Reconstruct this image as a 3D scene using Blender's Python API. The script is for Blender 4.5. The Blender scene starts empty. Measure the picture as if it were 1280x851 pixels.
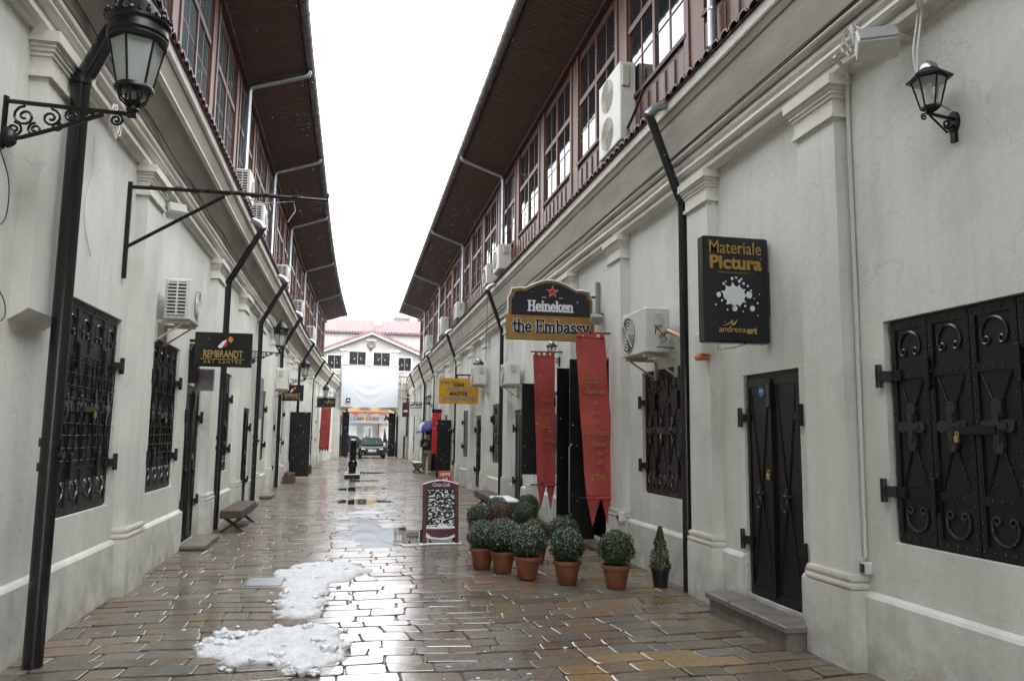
import bpy, bmesh, math, random
from mathutils import Vector, Matrix, noise
random.seed(7)
rnd = random.uniform
sc = bpy.context.scene
COL = sc.collection
PI = math.pi

# ------------------------------------------------------------------ camera
yaw, pitch, roll = math.radians(11.404), math.radians(7.033), math.radians(0.7)
F = Vector((math.sin(yaw)*math.cos(pitch), math.cos(yaw)*math.cos(pitch), math.sin(pitch)))
R0 = Vector((math.cos(yaw), -math.sin(yaw), 0)); U0 = R0.cross(F)
Rv = R0*math.cos(roll)+U0*math.sin(roll); Uv = -R0*math.sin(roll)+U0*math.cos(roll)
cd = bpy.data.cameras.new('camera'); cam = bpy.data.objects.new('camera', cd); COL.objects.link(cam)
M = Matrix(((Rv.x, Uv.x, -F.x, 0), (Rv.y, Uv.y, -F.y, 0), (Rv.z, Uv.z, -F.z, 1.6), (0, 0, 0, 1)))
cam.matrix_world = M
cd.sensor_fit = 'HORIZONTAL'; cd.sensor_width = 36; cd.lens = 972/1280*36; cd.clip_start = .05; cd.clip_end = 2000
sc.camera = cam
# ------------------------------------------------------------------ sky: a bright snowy overcast
wd = bpy.data.worlds.new('World'); sc.world = wd; wd.use_nodes = True
nt = wd.node_tree; nt.nodes.clear()
sky = nt.nodes.new('ShaderNodeTexSky'); sky.sky_type = 'NISHITA'; sky.sun_disc = False
SUN_EL, SUN_AZ = math.radians(58), math.radians(150)
sky.sun_elevation = SUN_EL; sky.sun_rotation = SUN_AZ; sky.dust_density = 4; sky.air_density = 1
hs = nt.nodes.new('ShaderNodeHueSaturation'); hs.inputs['Saturation'].default_value = .12
mx = nt.nodes.new('ShaderNodeMix'); mx.data_type = 'RGBA'; mx.inputs[0].default_value = .85
mx.inputs[7].default_value = (9.0, 9.15, 9.4, 1)
bg = nt.nodes.new('ShaderNodeBackground'); bg.inputs[1].default_value = .15
wo = nt.nodes.new('ShaderNodeOutputWorld')
nt.links.new(sky.outputs[0], hs.inputs['Color']); nt.links.new(hs.outputs[0], mx.inputs[6])
nt.links.new(mx.outputs[2], bg.inputs[0]); nt.links.new(bg.outputs[0], wo.inputs[0])
# ------------------------------------------------------------------ sun veiled by cloud
sl = bpy.data.lights.new('sun', 'SUN'); sl.energy = .9; sl.angle = math.radians(60); sl.color = (1, .98, .95)
so = bpy.data.objects.new('sun', sl); COL.objects.link(so)
sd = Vector((math.sin(SUN_AZ)*math.cos(SUN_EL), math.cos(SUN_AZ)*math.cos(SUN_EL), math.sin(SUN_EL)))
so.rotation_euler = sd.to_track_quat('Z', 'Y').to_euler()
vs = sc.view_settings; vs.view_transform = 'Standard'; vs.look = 'None'; vs.exposure = 1.72; vs.gamma = 1
sc.render.engine = 'CYCLES'
sc.cycles.use_denoising = True
sc.cycles.max_bounces = 7; sc.cycles.diffuse_bounces = 4; sc.cycles.glossy_bounces = 3; sc.cycles.transmission_bounces = 3
sc.cycles.caustics_reflective = False; sc.cycles.caustics_refractive = False

# ------------------------------------------------------------------ materials
MAT = {}
def mat(name, col, rough=.5, metal=0, spec=.5, noise_amt=0, noise_scale=5, bump=0, bump_scale=20, col2=None, stretch=None, coat=0, detail=5, trans=0, alpha=1, bdist=.01):
    m = bpy.data.materials.new(name); m.use_nodes = True; n = m.node_tree.nodes; l = m.node_tree.links
    b = n['Principled BSDF']; b.inputs['Base Color'].default_value = (*col, 1); b.inputs['Roughness'].default_value = rough
    b.inputs['Metallic'].default_value = metal; b.inputs['Specular IOR Level'].default_value = spec
    if coat: b.inputs['Coat Weight'].default_value = coat; b.inputs['Coat Roughness'].default_value = .08
    if trans: b.inputs['Transmission Weight'].default_value = trans
    tc = n.new('ShaderNodeNewGeometry'); mp = n.new('ShaderNodeMapping'); l.new(tc.outputs['Position'], mp.inputs[0])
    if stretch: mp.inputs['Scale'].default_value = stretch
    if noise_amt or col2:
        t = n.new('ShaderNodeTexNoise'); t.inputs['Scale'].default_value = noise_scale; t.inputs['Detail'].default_value = detail
        l.new(mp.outputs[0], t.inputs[0])
        r = n.new('ShaderNodeValToRGB'); r.color_ramp.elements[0].position = .32; r.color_ramp.elements[1].position = .68
        c2 = col2 or tuple(c*(1-noise_amt) for c in col)
        r.color_ramp.elements[0].color = (*c2, 1); r.color_ramp.elements[1].color = (*col, 1)
        l.new(t.outputs[0], r.inputs[0]); l.new(r.outputs[0], b.inputs['Base Color'])
    if bump:
        t2 = n.new('ShaderNodeTexNoise'); t2.inputs['Scale'].default_value = bump_scale; t2.inputs['Detail'].default_value = 6
        l.new(mp.outputs[0], t2.inputs[0])
        bp = n.new('ShaderNodeBump'); bp.inputs['Strength'].default_value = bump; bp.inputs['Distance'].default_value = bdist
        l.new(t2.outputs[0], bp.inputs['Height']); l.new(bp.outputs[0], b.inputs['Normal'])
    MAT[name] = m; return m

def plaster(name, c1, c2, c3):
    m = bpy.data.materials.new(name); m.use_nodes = True; n = m.node_tree.nodes; l = m.node_tree.links
    b = n['Principled BSDF']; b.inputs['Roughness'].default_value = .85; b.inputs['Specular IOR Level'].default_value = .25
    g = n.new('ShaderNodeNewGeometry')
    mp = n.new('ShaderNodeMapping'); mp.inputs['Scale'].default_value = (1, 1, .45); l.new(g.outputs['Position'], mp.inputs[0])
    t = n.new('ShaderNodeTexNoise'); t.inputs['Scale'].default_value = 1.7; t.inputs['Detail'].default_value = 8; t.inputs['Roughness'].default_value = .62; l.new(mp.outputs[0], t.inputs[0])
    r = n.new('ShaderNodeValToRGB'); e = r.color_ramp.elements
    e[0].position = .3; e[0].color = (*c2, 1); e[1].position = .62; e[1].color = (*c1, 1); l.new(t.outputs[0], r.inputs[0])
    # splash dirt and rising damp near the paving, blotchy
    s = n.new('ShaderNodeSeparateXYZ'); l.new(g.outputs['Position'], s.inputs[0])
    mr = n.new('ShaderNodeMapRange'); mr.inputs[1].default_value = .75; mr.inputs[2].default_value = 0; l.new(s.outputs[2], mr.inputs[0])
    t3 = n.new('ShaderNodeTexNoise'); t3.inputs['Scale'].default_value = 4.5; t3.inputs['Detail'].default_value = 7; l.new(g.outputs['Position'], t3.inputs[0])
    r3 = n.new('ShaderNodeValToRGB'); r3.color_ramp.elements[0].position = .38; r3.color_ramp.elements[1].position = .75; l.new(t3.outputs[0], r3.inputs[0])
    mu = n.new('ShaderNodeMath'); mu.operation = 'MULTIPLY'; l.new(mr.outputs[0], mu.inputs[0]); l.new(r3.outputs[0], mu.inputs[1])
    m2 = n.new('ShaderNodeMath'); m2.operation = 'MULTIPLY'; m2.inputs[1].default_value = .8; l.new(mu.outputs[0], m2.inputs[0])
    x = n.new('ShaderNodeMix'); x.data_type = 'RGBA'; x.inputs[7].default_value = (*c3, 1); l.new(m2.outputs[0], x.inputs[0]); l.new(r.outputs[0], x.inputs[6])
    # rain streaks and patched paint
    mp5 = n.new('ShaderNodeMapping'); mp5.inputs['Scale'].default_value = (7, 7, .35); l.new(g.outputs['Position'], mp5.inputs[0])
    t5 = n.new('ShaderNodeTexNoise'); t5.inputs['Scale'].default_value = 1.3; t5.inputs['Detail'].default_value = 6; l.new(mp5.outputs[0], t5.inputs[0])
    r5 = n.new('ShaderNodeMapRange'); r5.inputs[1].default_value = .50; r5.inputs[2].default_value = .72; r5.inputs[3].default_value = 1.0; r5.inputs[4].default_value = .93; l.new(t5.outputs[0], r5.inputs[0])
    t6 = n.new('ShaderNodeTexNoise'); t6.inputs['Scale'].default_value = .8; t6.inputs['Detail'].default_value = 3; l.new(g.outputs['Position'], t6.inputs[0])
    r6 = n.new('ShaderNodeMapRange'); r6.inputs[1].default_value = .52; r6.inputs[2].default_value = .56; r6.inputs[3].default_value = 1.0; r6.inputs[4].default_value = .93; l.new(t6.outputs[0], r6.inputs[0])
    vo = n.new('ShaderNodeTexVoronoi'); vo.feature = 'DISTANCE_TO_EDGE'; vo.inputs['Scale'].default_value = .55; 
    wv = n.new('ShaderNodeVectorMath'); wv.operation = 'MULTIPLY_ADD'; wv.inputs[1].default_value = (.5, .5, .5); l.new(t3.outputs['Color'], wv.inputs[0]); l.new(g.outputs['Position'], wv.inputs[2]); l.new(wv.outputs[0], vo.inputs['Vector'])
    r7 = n.new('ShaderNodeMapRange'); r7.inputs[1].default_value = .0; r7.inputs[2].default_value = .0035; r7.inputs[3].default_value = .80; r7.inputs[4].default_value = 1.0; l.new(vo.outputs['Distance'], r7.inputs[0])
    p1 = n.new('ShaderNodeMath'); p1.operation = 'MULTIPLY'; l.new(r5.outputs[0], p1.inputs[0]); l.new(r6.outputs[0], p1.inputs[1])
    p2 = n.new('ShaderNodeMath'); p2.operation = 'MULTIPLY'; l.new(p1.outputs[0], p2.inputs[0]); l.new(r7.outputs[0], p2.inputs[1])
    x2 = n.new('ShaderNodeMix'); x2.data_type = 'RGBA'; x2.blend_type = 'MULTIPLY'; x2.inputs[0].default_value = 1; l.new(x.outputs[2], x2.inputs[6]); l.new(p2.outputs[0], x2.inputs[7])
    l.new(x2.outputs[2], b.inputs['Base Color'])
    t2 = n.new('ShaderNodeTexNoise'); t2.inputs['Scale'].default_value = 14; t2.inputs['Detail'].default_value = 9; t2.inputs['Roughness'].default_value = .65; l.new(g.outputs['Position'], t2.inputs[0])
    bp = n.new('ShaderNodeBump'); bp.inputs['Strength'].default_value = .28; bp.inputs['Distance'].default_value = .02
    l.new(t2.outputs[0], bp.inputs['Height']); l.new(bp.outputs[0], b.inputs['Normal'])
    MAT[name] = m

plaster('plaster', (.70, .71, .665), (.61, .62, .575), (.27, .26, .22))
plaster('trim_plaster', (.73, .72, .66), (.61, .60, .55), (.40, .39, .35))
mat('cove_plaster', (.37, .345, .30), .85, spec=.2, noise_amt=.25, noise_scale=2.2, bump=.3, bump_scale=15, stretch=(1, .5, 2))  # own brown-grey, darkened further with the shade of the down-facing slope
mat('iron', (.0052, .0052, .0066), .36, spec=.4, col2=(.0095, .0072, .0066), noise_scale=3.5, bump=.35, bump_scale=45, bdist=.004)
mat('iron_highlight', (.03, .03, .037), .24, spec=.7, noise_amt=.5, noise_scale=25)  # raised ironwork: highlights put into a lighter, glossier colour
mat('iron_red', (.030, .011, .014), .4, spec=.5, noise_amt=.5, noise_scale=4, bump=.3, bump_scale=45, bdist=.004)
mat('iron_grey', (.014, .0135, .0145), .45, spec=.5, noise_amt=.4, noise_scale=9, bump=.35, bump_scale=45, bdist=.004)
mat('pipe_black', (.012, .012, .014), .22, spec=.5, noise_amt=.3, noise_scale=12, bump=.15, bump_scale=30, bdist=.004)
mat('wood', (.16, .068, .042), .45, noise_amt=.55, noise_scale=6, bump=.3, bump_scale=14, stretch=(6, 6, .7), bdist=.006)
mat('wood_dark', (.085, .036, .026), .55, noise_amt=.5, noise_scale=5, bump=.4, bump_scale=12, stretch=(1, 7, 7), bdist=.006)
mat('soffit_wood', (.18, .118, .104), .7, spec=.25, noise_amt=.45, noise_scale=4, bump=.4, bump_scale=10, stretch=(.6, 8, 8), bdist=.006)
mat('frame_wood', (.13, .051, .033), .4, noise_amt=.4, noise_scale=8, stretch=(5, 5, 1))
mat('glass', (.018, .022, .026), .03, spec=1.0)
MAT['glass'].node_tree.nodes['Principled BSDF'].inputs['IOR'].default_value = 1.75
mat('glass_blue', (.13, .17, .19), .05, spec=.8, noise_amt=.4, noise_scale=1.5)
mat('glass_milk', (.42, .47, .46), .18, spec=.5, noise_amt=.2, noise_scale=6)
mat('unlit_interior', (.02, .018, .016), .9)
mat('curtain', (.55, .55, .53), .9, noise_amt=.2, noise_scale=9, stretch=(6, 6, .3))
mat('tile_roof', (.105, .036, .030), .4, noise_amt=.55, noise_scale=7, bump=.4, bump_scale=30)
mat('tile_red', (.30, .16, .16), .55, noise_amt=.3, noise_scale=3)
mat('zinc', (.42, .44, .47), .3, metal=.75, noise_amt=.25, noise_scale=8, bump=.1, bump_scale=8)
mat('zinc_dull', (.24, .22, .21), .55, metal=.2, noise_amt=.45, noise_scale=7)
mat('white_plastic', (.66, .66, .62), .45, noise_amt=.12, noise_scale=5)
mat('cream_plastic', (.55, .53, .47), .5, noise_amt=.2, noise_scale=6)
mat('grey_plastic', (.30, .31, .31), .5)
mat('louvre_dark', (.03, .03, .032), .5)
mat('cable_white', (.58, .57, .53), .55)
mat('cable_black', (.02, .02, .02), .5)
mat('step_stone', (.21, .19, .165), .5, noise_amt=.4, noise_scale=9, bump=.5, bump_scale=25)
mat('snow', (.80, .82, .86), .6, spec=.3, noise_amt=.12, noise_scale=14, bump=.6, bump_scale=40, bdist=.012)
MAT['snow'].node_tree.nodes['Principled BSDF'].inputs['Subsurface Weight'].default_value = .2
MAT['snow'].node_tree.nodes['Principled BSDF'].inputs['Subsurface Radius'].default_value = (.02, .025, .03)
def slush_mat():
    m = MAT['snow'].copy(); m.name = 'slush'; n = m.node_tree.nodes; l = m.node_tree.links; b = n['Principled BSDF']
    src = b.inputs['Base Color'].links[0].from_socket
    g = n.new('ShaderNodeNewGeometry'); sp = n.new('ShaderNodeSeparateXYZ'); l.new(g.outputs['Position'], sp.inputs[0])
    t = n.new('ShaderNodeTexNoise'); t.inputs['Scale'].default_value = 9; t.inputs['Detail'].default_value = 6; l.new(g.outputs['Position'], t.inputs[0])
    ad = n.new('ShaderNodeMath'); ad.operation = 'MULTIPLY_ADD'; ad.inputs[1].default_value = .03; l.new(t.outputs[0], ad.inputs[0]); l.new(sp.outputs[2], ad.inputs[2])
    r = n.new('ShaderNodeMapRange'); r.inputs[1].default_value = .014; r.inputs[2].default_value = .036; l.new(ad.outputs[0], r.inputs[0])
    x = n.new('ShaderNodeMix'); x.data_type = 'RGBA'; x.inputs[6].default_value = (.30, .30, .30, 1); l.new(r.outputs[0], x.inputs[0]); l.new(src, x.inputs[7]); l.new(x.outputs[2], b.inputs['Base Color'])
    t2 = n.new('ShaderNodeTexNoise'); t2.inputs['Scale'].default_value = 70; t2.inputs['Detail'].default_value = 2; l.new(g.outputs['Position'], t2.inputs[0])
    r2 = n.new('ShaderNodeMapRange'); r2.inputs[1].default_value = .70; r2.inputs[2].default_value = .76; r2.inputs[3].default_value = 0; r2.inputs[4].default_value = .8; l.new(t2.outputs[0], r2.inputs[0])
    x2 = n.new('ShaderNodeMix'); x2.data_type = 'RGBA'; x2.inputs[7].default_value = (.12, .10, .08, 1); l.new(r2.outputs[0], x2.inputs[0]); l.new(x.outputs[2], x2.inputs[6]); l.new(x2.outputs[2], b.inputs['Base Color'])
    for nd in n:
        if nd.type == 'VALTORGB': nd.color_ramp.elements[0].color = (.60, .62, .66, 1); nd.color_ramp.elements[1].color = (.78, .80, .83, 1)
        if nd.type == 'BUMP': nd.inputs['Strength'].default_value = 1.0; nd.inputs['Distance'].default_value = .02
    MAT['slush'] = m
slush_mat()
mat('water', (.03, .03, .028), .02, spec=.9)
MAT['water'].node_tree.nodes['Principled BSDF'].inputs['IOR'].default_value = 1.6
mat('mortar', (.085, .075, .062), .25, spec=.6, noise_amt=.5, noise_scale=6)
mat('terracotta', (.31, .105, .055), .55, noise_amt=.5, noise_scale=6, bump=.2, bump_scale=40)
mat('black_pot', (.013, .014, .016), .35)
mat('soil', (.03, .02, .014), .9)
mat('leaf_green', (.055, .10, .032), .42, noise_amt=.55, noise_scale=40)
mat('leaf_dark', (.036, .072, .030), .42, noise_amt=.5, noise_scale=40)
mat('leaf_olive', (.105, .088, .036), .5, noise_amt=.5, noise_scale=30)
mat('leaf_brown', (.13, .075, .04), .55, noise_amt=.5, noise_scale=30)
mat('frost', (.50, .55, .57), .5, noise_amt=.2, noise_scale=30)
mat('red_cloth', (.40, .062, .055), .75, noise_amt=.25, noise_scale=3, bump=.35, bump_scale=60, bdist=.004)
mat('red_cloth_dull', (.36, .055, .045), .8, noise_amt=.3, noise_scale=4, bump=.3, bump_scale=30)
mat('gold_print', (.34, .20, .04), .6)
mat('gold_bright', (.50, .34, .10), .45, noise_amt=.4, noise_scale=25)
mat('sign_black', (.010, .010, .013), .25, noise_amt=.3, noise_scale=9)
mat('sign_navy', (.012, .013, .02), .3)
mat('sign_ochre', (.30, .165, .035), .5, noise_amt=.2, noise_scale=10)
mat('sign_brown', (.19, .10, .03), .5)
mat('white_paint', (.78, .78, .78), .5)
mat('letter_pale', (.66, .70, .72), .45)
mat('red_paint', (.55, .012, .02), .35)
mat('yellow_paint', (.60, .30, .008), .5, noise_amt=.25, noise_scale=6)
mat('blue_letter', (.14, .23, .30), .6)
mat('dark_letter', (.05, .015, .008), .6)
mat('orange_paint', (.55, .17, .03), .6)
mat('orange_lens', (.55, .13, .02), .3)
mat('steel', (.35, .36, .37), .35, metal=.8, noise_amt=.2)
mat('brass', (.55, .42, .16), .3, metal=.9)
mat('bordeaux', (.085, .010, .020), .4, noise_amt=.3, noise_scale=8)
mat('chalkboard', (.012, .018, .017), .6, noise_amt=.5, noise_scale=6)
mat('bench_wood', (.095, .062, .045), .6, noise_amt=.5, noise_scale=6, bump=.5, bump_scale=14, stretch=(6, .8, 6))
mat('sheet_white', (.44, .465, .505), .85, spec=.1)
mat('car_black', (.006, .007, .009), .25, coat=.35, spec=.4)
mat('car_blue', (.02, .03, .045), .2, coat=1)
mat('car_teal', (.10, .15, .17), .2, coat=1)
mat('car_glass', (.05, .075, .08), .08, spec=.6)
mat('chrome', (.6, .62, .64), .12, metal=1)
mat('headlight', (.35, .37, .39), .15, spec=.6)
mat('rubber', (.012, .012, .012), .7)
mat('jacket', (.028, .026, .030), .8, noise_amt=.4, noise_scale=10, bump=.4, bump_scale=20)
mat('trousers', (.19, .16, .13), .85, noise_amt=.25, noise_scale=10)
mat('skin', (.42, .24, .17), .5)
mat('hair', (.02, .014, .01), .6)
mat('shoe', (.015, .014, .013), .5)
mat('umbrella_blue', (.035, .045, .17), .5)
mat('umbrella_pale', (.52, .56, .68), .55)
mat('yellow_wall', (.62, .48, .22), .85, noise_amt=.15, noise_scale=2)
mat('white_wall', (.47, .465, .43), .85, noise_amt=.15, noise_scale=1.5, bump=.2)
mat('asphalt', (.055, .055, .056), .35, noise_amt=.3, noise_scale=5)
mat('ground', (.07, .065, .06), .8, noise_amt=.3, noise_scale=.5)
mat('poster', (.34, .25, .19), .5, col2=(.10, .12, .2), noise_scale=9)
mat('banner_red', (.60, .13, .12), .6, noise_amt=.2, noise_scale=3)
mat('banner_print', (.62, .50, .26), .6, col2=(.16, .33, .50), noise_scale=1.6, detail=2)
mat('blue_sticker', (.05, .16, .38), .4)
mat('copper_foil', (.5, .33, .22), .4, metal=.5)

# paving stone: own colour per stone, wetter towards the run-off line of the alley
def stone_mat():
    m = bpy.data.materials.new('paving_stone'); m.use_nodes = True; n = m.node_tree.nodes; l = m.node_tree.links
    b = n['Principled BSDF']
    at = n.new('ShaderNodeAttribute'); at.attribute_name = 'stone'
    g = n.new('ShaderNodeNewGeometry')
    t = n.new('ShaderNodeTexNoise'); t.inputs['Scale'].default_value = 22; t.inputs['Detail'].default_value = 10; t.inputs['Roughness'].default_value = .7; l.new(g.outputs['Position'], t.inputs[0])
    mr = n.new('ShaderNodeMapRange'); mr.inputs[1].default_value = .3; mr.inputs[2].default_value = .7; mr.inputs[3].default_value = .45; mr.inputs[4].default_value = 1.3; l.new(t.outputs[0], mr.inputs[0])
    mu = n.new('ShaderNodeMix'); mu.data_type = 'RGBA'; mu.blend_type = 'MULTIPLY'; mu.inputs[0].default_value = 1
    l.new(at.outputs['Color'], mu.inputs[6]); l.new(mr.outputs[0], mu.inputs[7]); l.new(mu.outputs[2], b.inputs['Base Color'])
    # wetness: film of meltwater along x ~ 0.5
    s = n.new('ShaderNodeSeparateXYZ'); l.new(g.outputs['Position'], s.inputs[0])
    a = n.new('ShaderNodeMath'); a.operation = 'SUBTRACT'; a.inputs[1].default_value = .35; l.new(s.outputs[0], a.inputs[0])
    ab = n.new('ShaderNodeMath'); ab.operation = 'ABSOLUTE'; l.new(a.outputs[0], ab.inputs[0])
    t2 = n.new('ShaderNodeTexNoise'); t2.inputs['Scale'].default_value = 1.6; t2.inputs['Detail'].default_value = 6; l.new(g.outputs['Position'], t2.inputs[0])
    m1 = n.new('ShaderNodeMath'); m1.operation = 'MULTIPLY_ADD'; m1.inputs[1].default_value = 2.2; l.new(t2.outputs[0], m1.inputs[0]); l.new(ab.outputs[0], m1.inputs[2])
    r = n.new('ShaderNodeMapRange'); r.inputs[1].default_value = 1.0; r.inputs[2].default_value = 3.0; r.inputs[3].default_value = .07; r.inputs[4].default_value = .36; l.new(m1.outputs[0], r.inputs[0])
    t5 = n.new('ShaderNodeTexNoise'); t5.inputs['Scale'].default_value = 30; t5.inputs['Detail'].default_value = 4; l.new(g.outputs['Position'], t5.inputs[0])
    m5 = n.new('ShaderNodeMath'); m5.operation = 'MULTIPLY_ADD'; m5.inputs[1].default_value = .34; l.new(t5.outputs[0], m5.inputs[0])
    m6 = n.new('ShaderNodeMath'); m6.operation = 'SUBTRACT'; m6.inputs[1].default_value = .10; l.new(r.outputs[0], m6.inputs[0]); l.new(m6.outputs[0], m5.inputs[2])
    l.new(m5.outputs[0], b.inputs['Roughness'])
    b.inputs['Specular IOR Level'].default_value = .5; b.inputs['IOR'].default_value = 1.5
    b.inputs['Coat IOR'].default_value = 1.6; b.inputs['Coat Roughness'].default_value = .16
    rw = n.new('ShaderNodeMapRange'); rw.inputs[1].default_value = 1.7; rw.inputs[2].default_value = 3.4; rw.inputs[3].default_value = 1.0; rw.inputs[4].default_value = .3; l.new(m1.outputs[0], rw.inputs[0]); l.new(rw.outputs[0], b.inputs['Coat Weight'])
    t3 = n.new('ShaderNodeTexNoise'); t3.inputs['Scale'].default_value = 9; t3.inputs['Detail'].default_value = 8; t3.inputs['Roughness'].default_value = .6; l.new(g.outputs['Position'], t3.inputs[0])
    r4 = n.new('ShaderNodeMapRange'); r4.inputs[1].default_value = 1.0; r4.inputs[2].default_value = 3.0; r4.inputs[3].default_value = .4; r4.inputs[4].default_value = 1.0; l.new(m1.outputs[0], r4.inputs[0])
    bp = n.new('ShaderNodeBump'); bp.inputs['Distance'].default_value = .008; l.new(r4.outputs[0], bp.inputs['Strength'])
    l.new(t3.outputs[0], bp.inputs['Height']); l.new(bp.outputs[0], b.inputs['Normal'])
    MAT['paving_stone'] = m
stone_mat()

# ------------------------------------------------------------------ mesh helpers
ORG = {}
def root_of(o):
    while o is not None and o.parent is not None: o = o.parent
    return o
def tag(o, label=None, cat=None, group=None, kind=None):
    if label: o['label'] = label
    if cat: o['category'] = cat
    if group: o['group'] = group
    if kind: o['kind'] = kind
    return o
def thing(name, label, cat, loc=(0, 0, 0), group=None):
    o = bpy.data.objects.new(name, None); COL.objects.link(o); o.location = loc; o.empty_display_size = .1
    return tag(o, label, cat, group)
def off(parent):
    r = root_of(parent)
    return Vector((0, 0, 0)) if r is None else Vector(r.location)

class MB:
    def __init__(s, xf=None): s.v = []; s.f = []; s.xf = xf
    def add(s, vs, fs):
        k = len(s.v)
        s.v += [s.xf(*p) for p in vs] if s.xf else [tuple(p) for p in vs]
        s.f += [tuple(i+k for i in f) for f in fs]
        return s
    def box(s, a0, a1, b0, b1, c0, c1, bev=0):
        if bev:
            e = bev
            vs = []
            for (x0, x1, y0, y1, z) in ((a0+e, a1-e, b0+e, b1-e, c0), (a0, a1, b0+e, b1-e, c0+e), (a0, a1, b0+e, b1-e, c1-e), (a0+e, a1-e, b0+e, b1-e, c1)):
                pass
            # chamfer all edges in plan, and top/bottom
            def ring(ex, z): return [(a0+ex+e, b0+ex, z), (a1-ex-e, b0+ex, z), (a1-ex, b0+ex+e, z), (a1-ex, b1-ex-e, z), (a1-ex-e, b1-ex, z), (a0+ex+e, b1-ex, z), (a0+ex, b1-ex-e, z), (a0+ex, b0+ex+e, z)]
            rs = [ring(e, c0), ring(0, c0+e), ring(0, c1-e), ring(e, c1)]
            vs = [p for r in rs for p in r]; fs = [tuple(range(8)), tuple(range(24, 32))]
            for k in range(3):
                for i in range(8): fs.append((k*8+i, k*8+(i+1) % 8, k*8+8+(i+1) % 8, k*8+8+i))
            return s.add(vs, fs)
        return s.add([(a0, b0, c0), (a1, b0, c0), (a1, b1, c0), (a0, b1, c0), (a0, b0, c1), (a1, b0, c1), (a1, b1, c1), (a0, b1, c1)],
                     [(0, 3, 2, 1), (4, 5, 6, 7), (0, 1, 5, 4), (1, 2, 6, 5), (2, 3, 7, 6), (3, 0, 4, 7)])
    def quad(s, *p): return s.add(list(p), [tuple(range(len(p)))])
    def tube(s, pts, r, n=8, closed=False):
        pts = [Vector(p) for p in pts]; N = len(pts); rs = r if isinstance(r, (list, tuple)) else [r]*N
        vs = []; fs = []; prev = None
        for i, p in enumerate(pts):
            t = (pts[min(i+1, N-1)]-pts[max(i-1, 0)]) if not closed else pts[(i+1) % N]-pts[i-1]
            t.normalize()
            if prev is None:
                a = Vector((0, 0, 1)) if abs(t.z) < .9 else Vector((1, 0, 0))
                x = t.cross(a).normalized()
            else:
                x = (prev-t*prev.dot(t))
                x = x.normalized() if x.length > 1e-6 else t.orthogonal().normalized()
            prev = x; y = t.cross(x)
            for k in range(n):
                a = 2*PI*k/n; vs.append(p+(x*math.cos(a)+y*math.sin(a))*rs[i])
        for i in range(N-1 if not closed else N):
            j = (i+1) % N
            for k in range(n): fs.append((i*n+k, i*n+(k+1) % n, j*n+(k+1) % n, j*n+k))
        if not closed: fs += [tuple(range(n)), tuple(range((N-1)*n, N*n))]
        return s.add([tuple(v) for v in vs], fs)
    def lathe(s, prof, c=(0, 0, 0), n=16, axis=2, a0=0, cap=True):
        vs = []; fs = []
        for (r, h) in prof:
            for k in range(n):
                a = a0+2*PI*k/n; p = [r*math.cos(a), r*math.sin(a)]
                q = (p[0], p[1], h) if axis == 2 else ((h, p[0], p[1]) if axis == 0 else (p[0], h, p[1]))
                vs.append((c[0]+q[0], c[1]+q[1], c[2]+q[2]))
        for i in range(len(prof)-1):
            for k in range(n): fs.append((i*n+k, i*n+(k+1) % n, (i+1)*n+(k+1) % n, (i+1)*n+k))
        if cap: fs += [tuple(range(n)), tuple(range((len(prof)-1)*n, len(prof)*n))]
        return s.add(vs, fs)
    def poly(s, pts, t0, t1, f):
        """closed 2-D outline pts, extruded between t0 and t1; f(a,b,t) -> point"""
        n = len(pts)
        vs = [f(a, b, t0) for a, b in pts]+[f(a, b, t1) for a, b in pts]
        fs = [tuple(range(n)), tuple(range(n, 2*n))]+[(i, (i+1) % n, n+(i+1) % n, n+i) for i in range(n)]
        return s.add(vs, fs)
    def sweep(s, prof, u0, u1, step=1.0, closed=True):
        """profile (d,z) swept along u"""
        N = max(1, int(math.ceil((u1-u0)/step))); k = len(prof); vs = []; fs = []
        for i in range(N+1):
            u = u0+(u1-u0)*i/N
            for d, z in prof: vs.append((u, d, z))
        for i in range(N):
            for j in range(k if closed else k-1): fs.append((i*k+j, i*k+(j+1) % k, (i+1)*k+(j+1) % k, (i+1)*k+j))
        if closed: fs += [tuple(range(k)), tuple(range(N*k, (N+1)*k))]
        return s.add(vs, fs)
    def blob(s, c, r, sub=1, jit=.15, sq=(1, 1, 1)):
        bm = bmesh.new(); bmesh.ops.create_icosphere(bm, subdivisions=sub, radius=1)
        o = rnd(0, 99); vs = []
        for v in bm.verts:
            p = v.co*(1+jit*noise.noise(v.co*1.7+Vector((o, o, 0)))+jit*.35*noise.noise(v.co*4.5+Vector((o, 0, o))))
            vs.append((c[0]+p.x*r*sq[0], c[1]+p.y*r*sq[1], c[2]+p.z*r*sq[2]))
        fs = [tuple(v.index for v in f.verts) for f in bm.faces]; bm.free()
        return s.add(vs, fs)
    def build(s, name, m, parent=None, smooth=False, world=True, kind=None, label=None, angle=40):
        me = bpy.data.meshes.new(name); o = off(parent) if world else Vector((0, 0, 0))
        me.from_pydata([(p[0]-o.x, p[1]-o.y, p[2]-o.z) for p in s.v], [], s.f)
        bm = bmesh.new(); bm.from_mesh(me); bmesh.ops.recalc_face_normals(bm, faces=bm.faces)
        if smooth:
            for f in bm.faces: f.smooth = True
            for e in bm.edges:
                if len(e.link_faces) == 2 and e.calc_face_angle(0) > math.radians(angle): e.smooth = False
        bm.to_mesh(me); bm.free(); me.validate()
        me.materials.append(MAT[m])
        ob = bpy.data.objects.new(name, me); COL.objects.link(ob); ob.parent = parent
        if kind: ob['kind'] = kind
        if label: ob['label'] = label
        return ob

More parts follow.
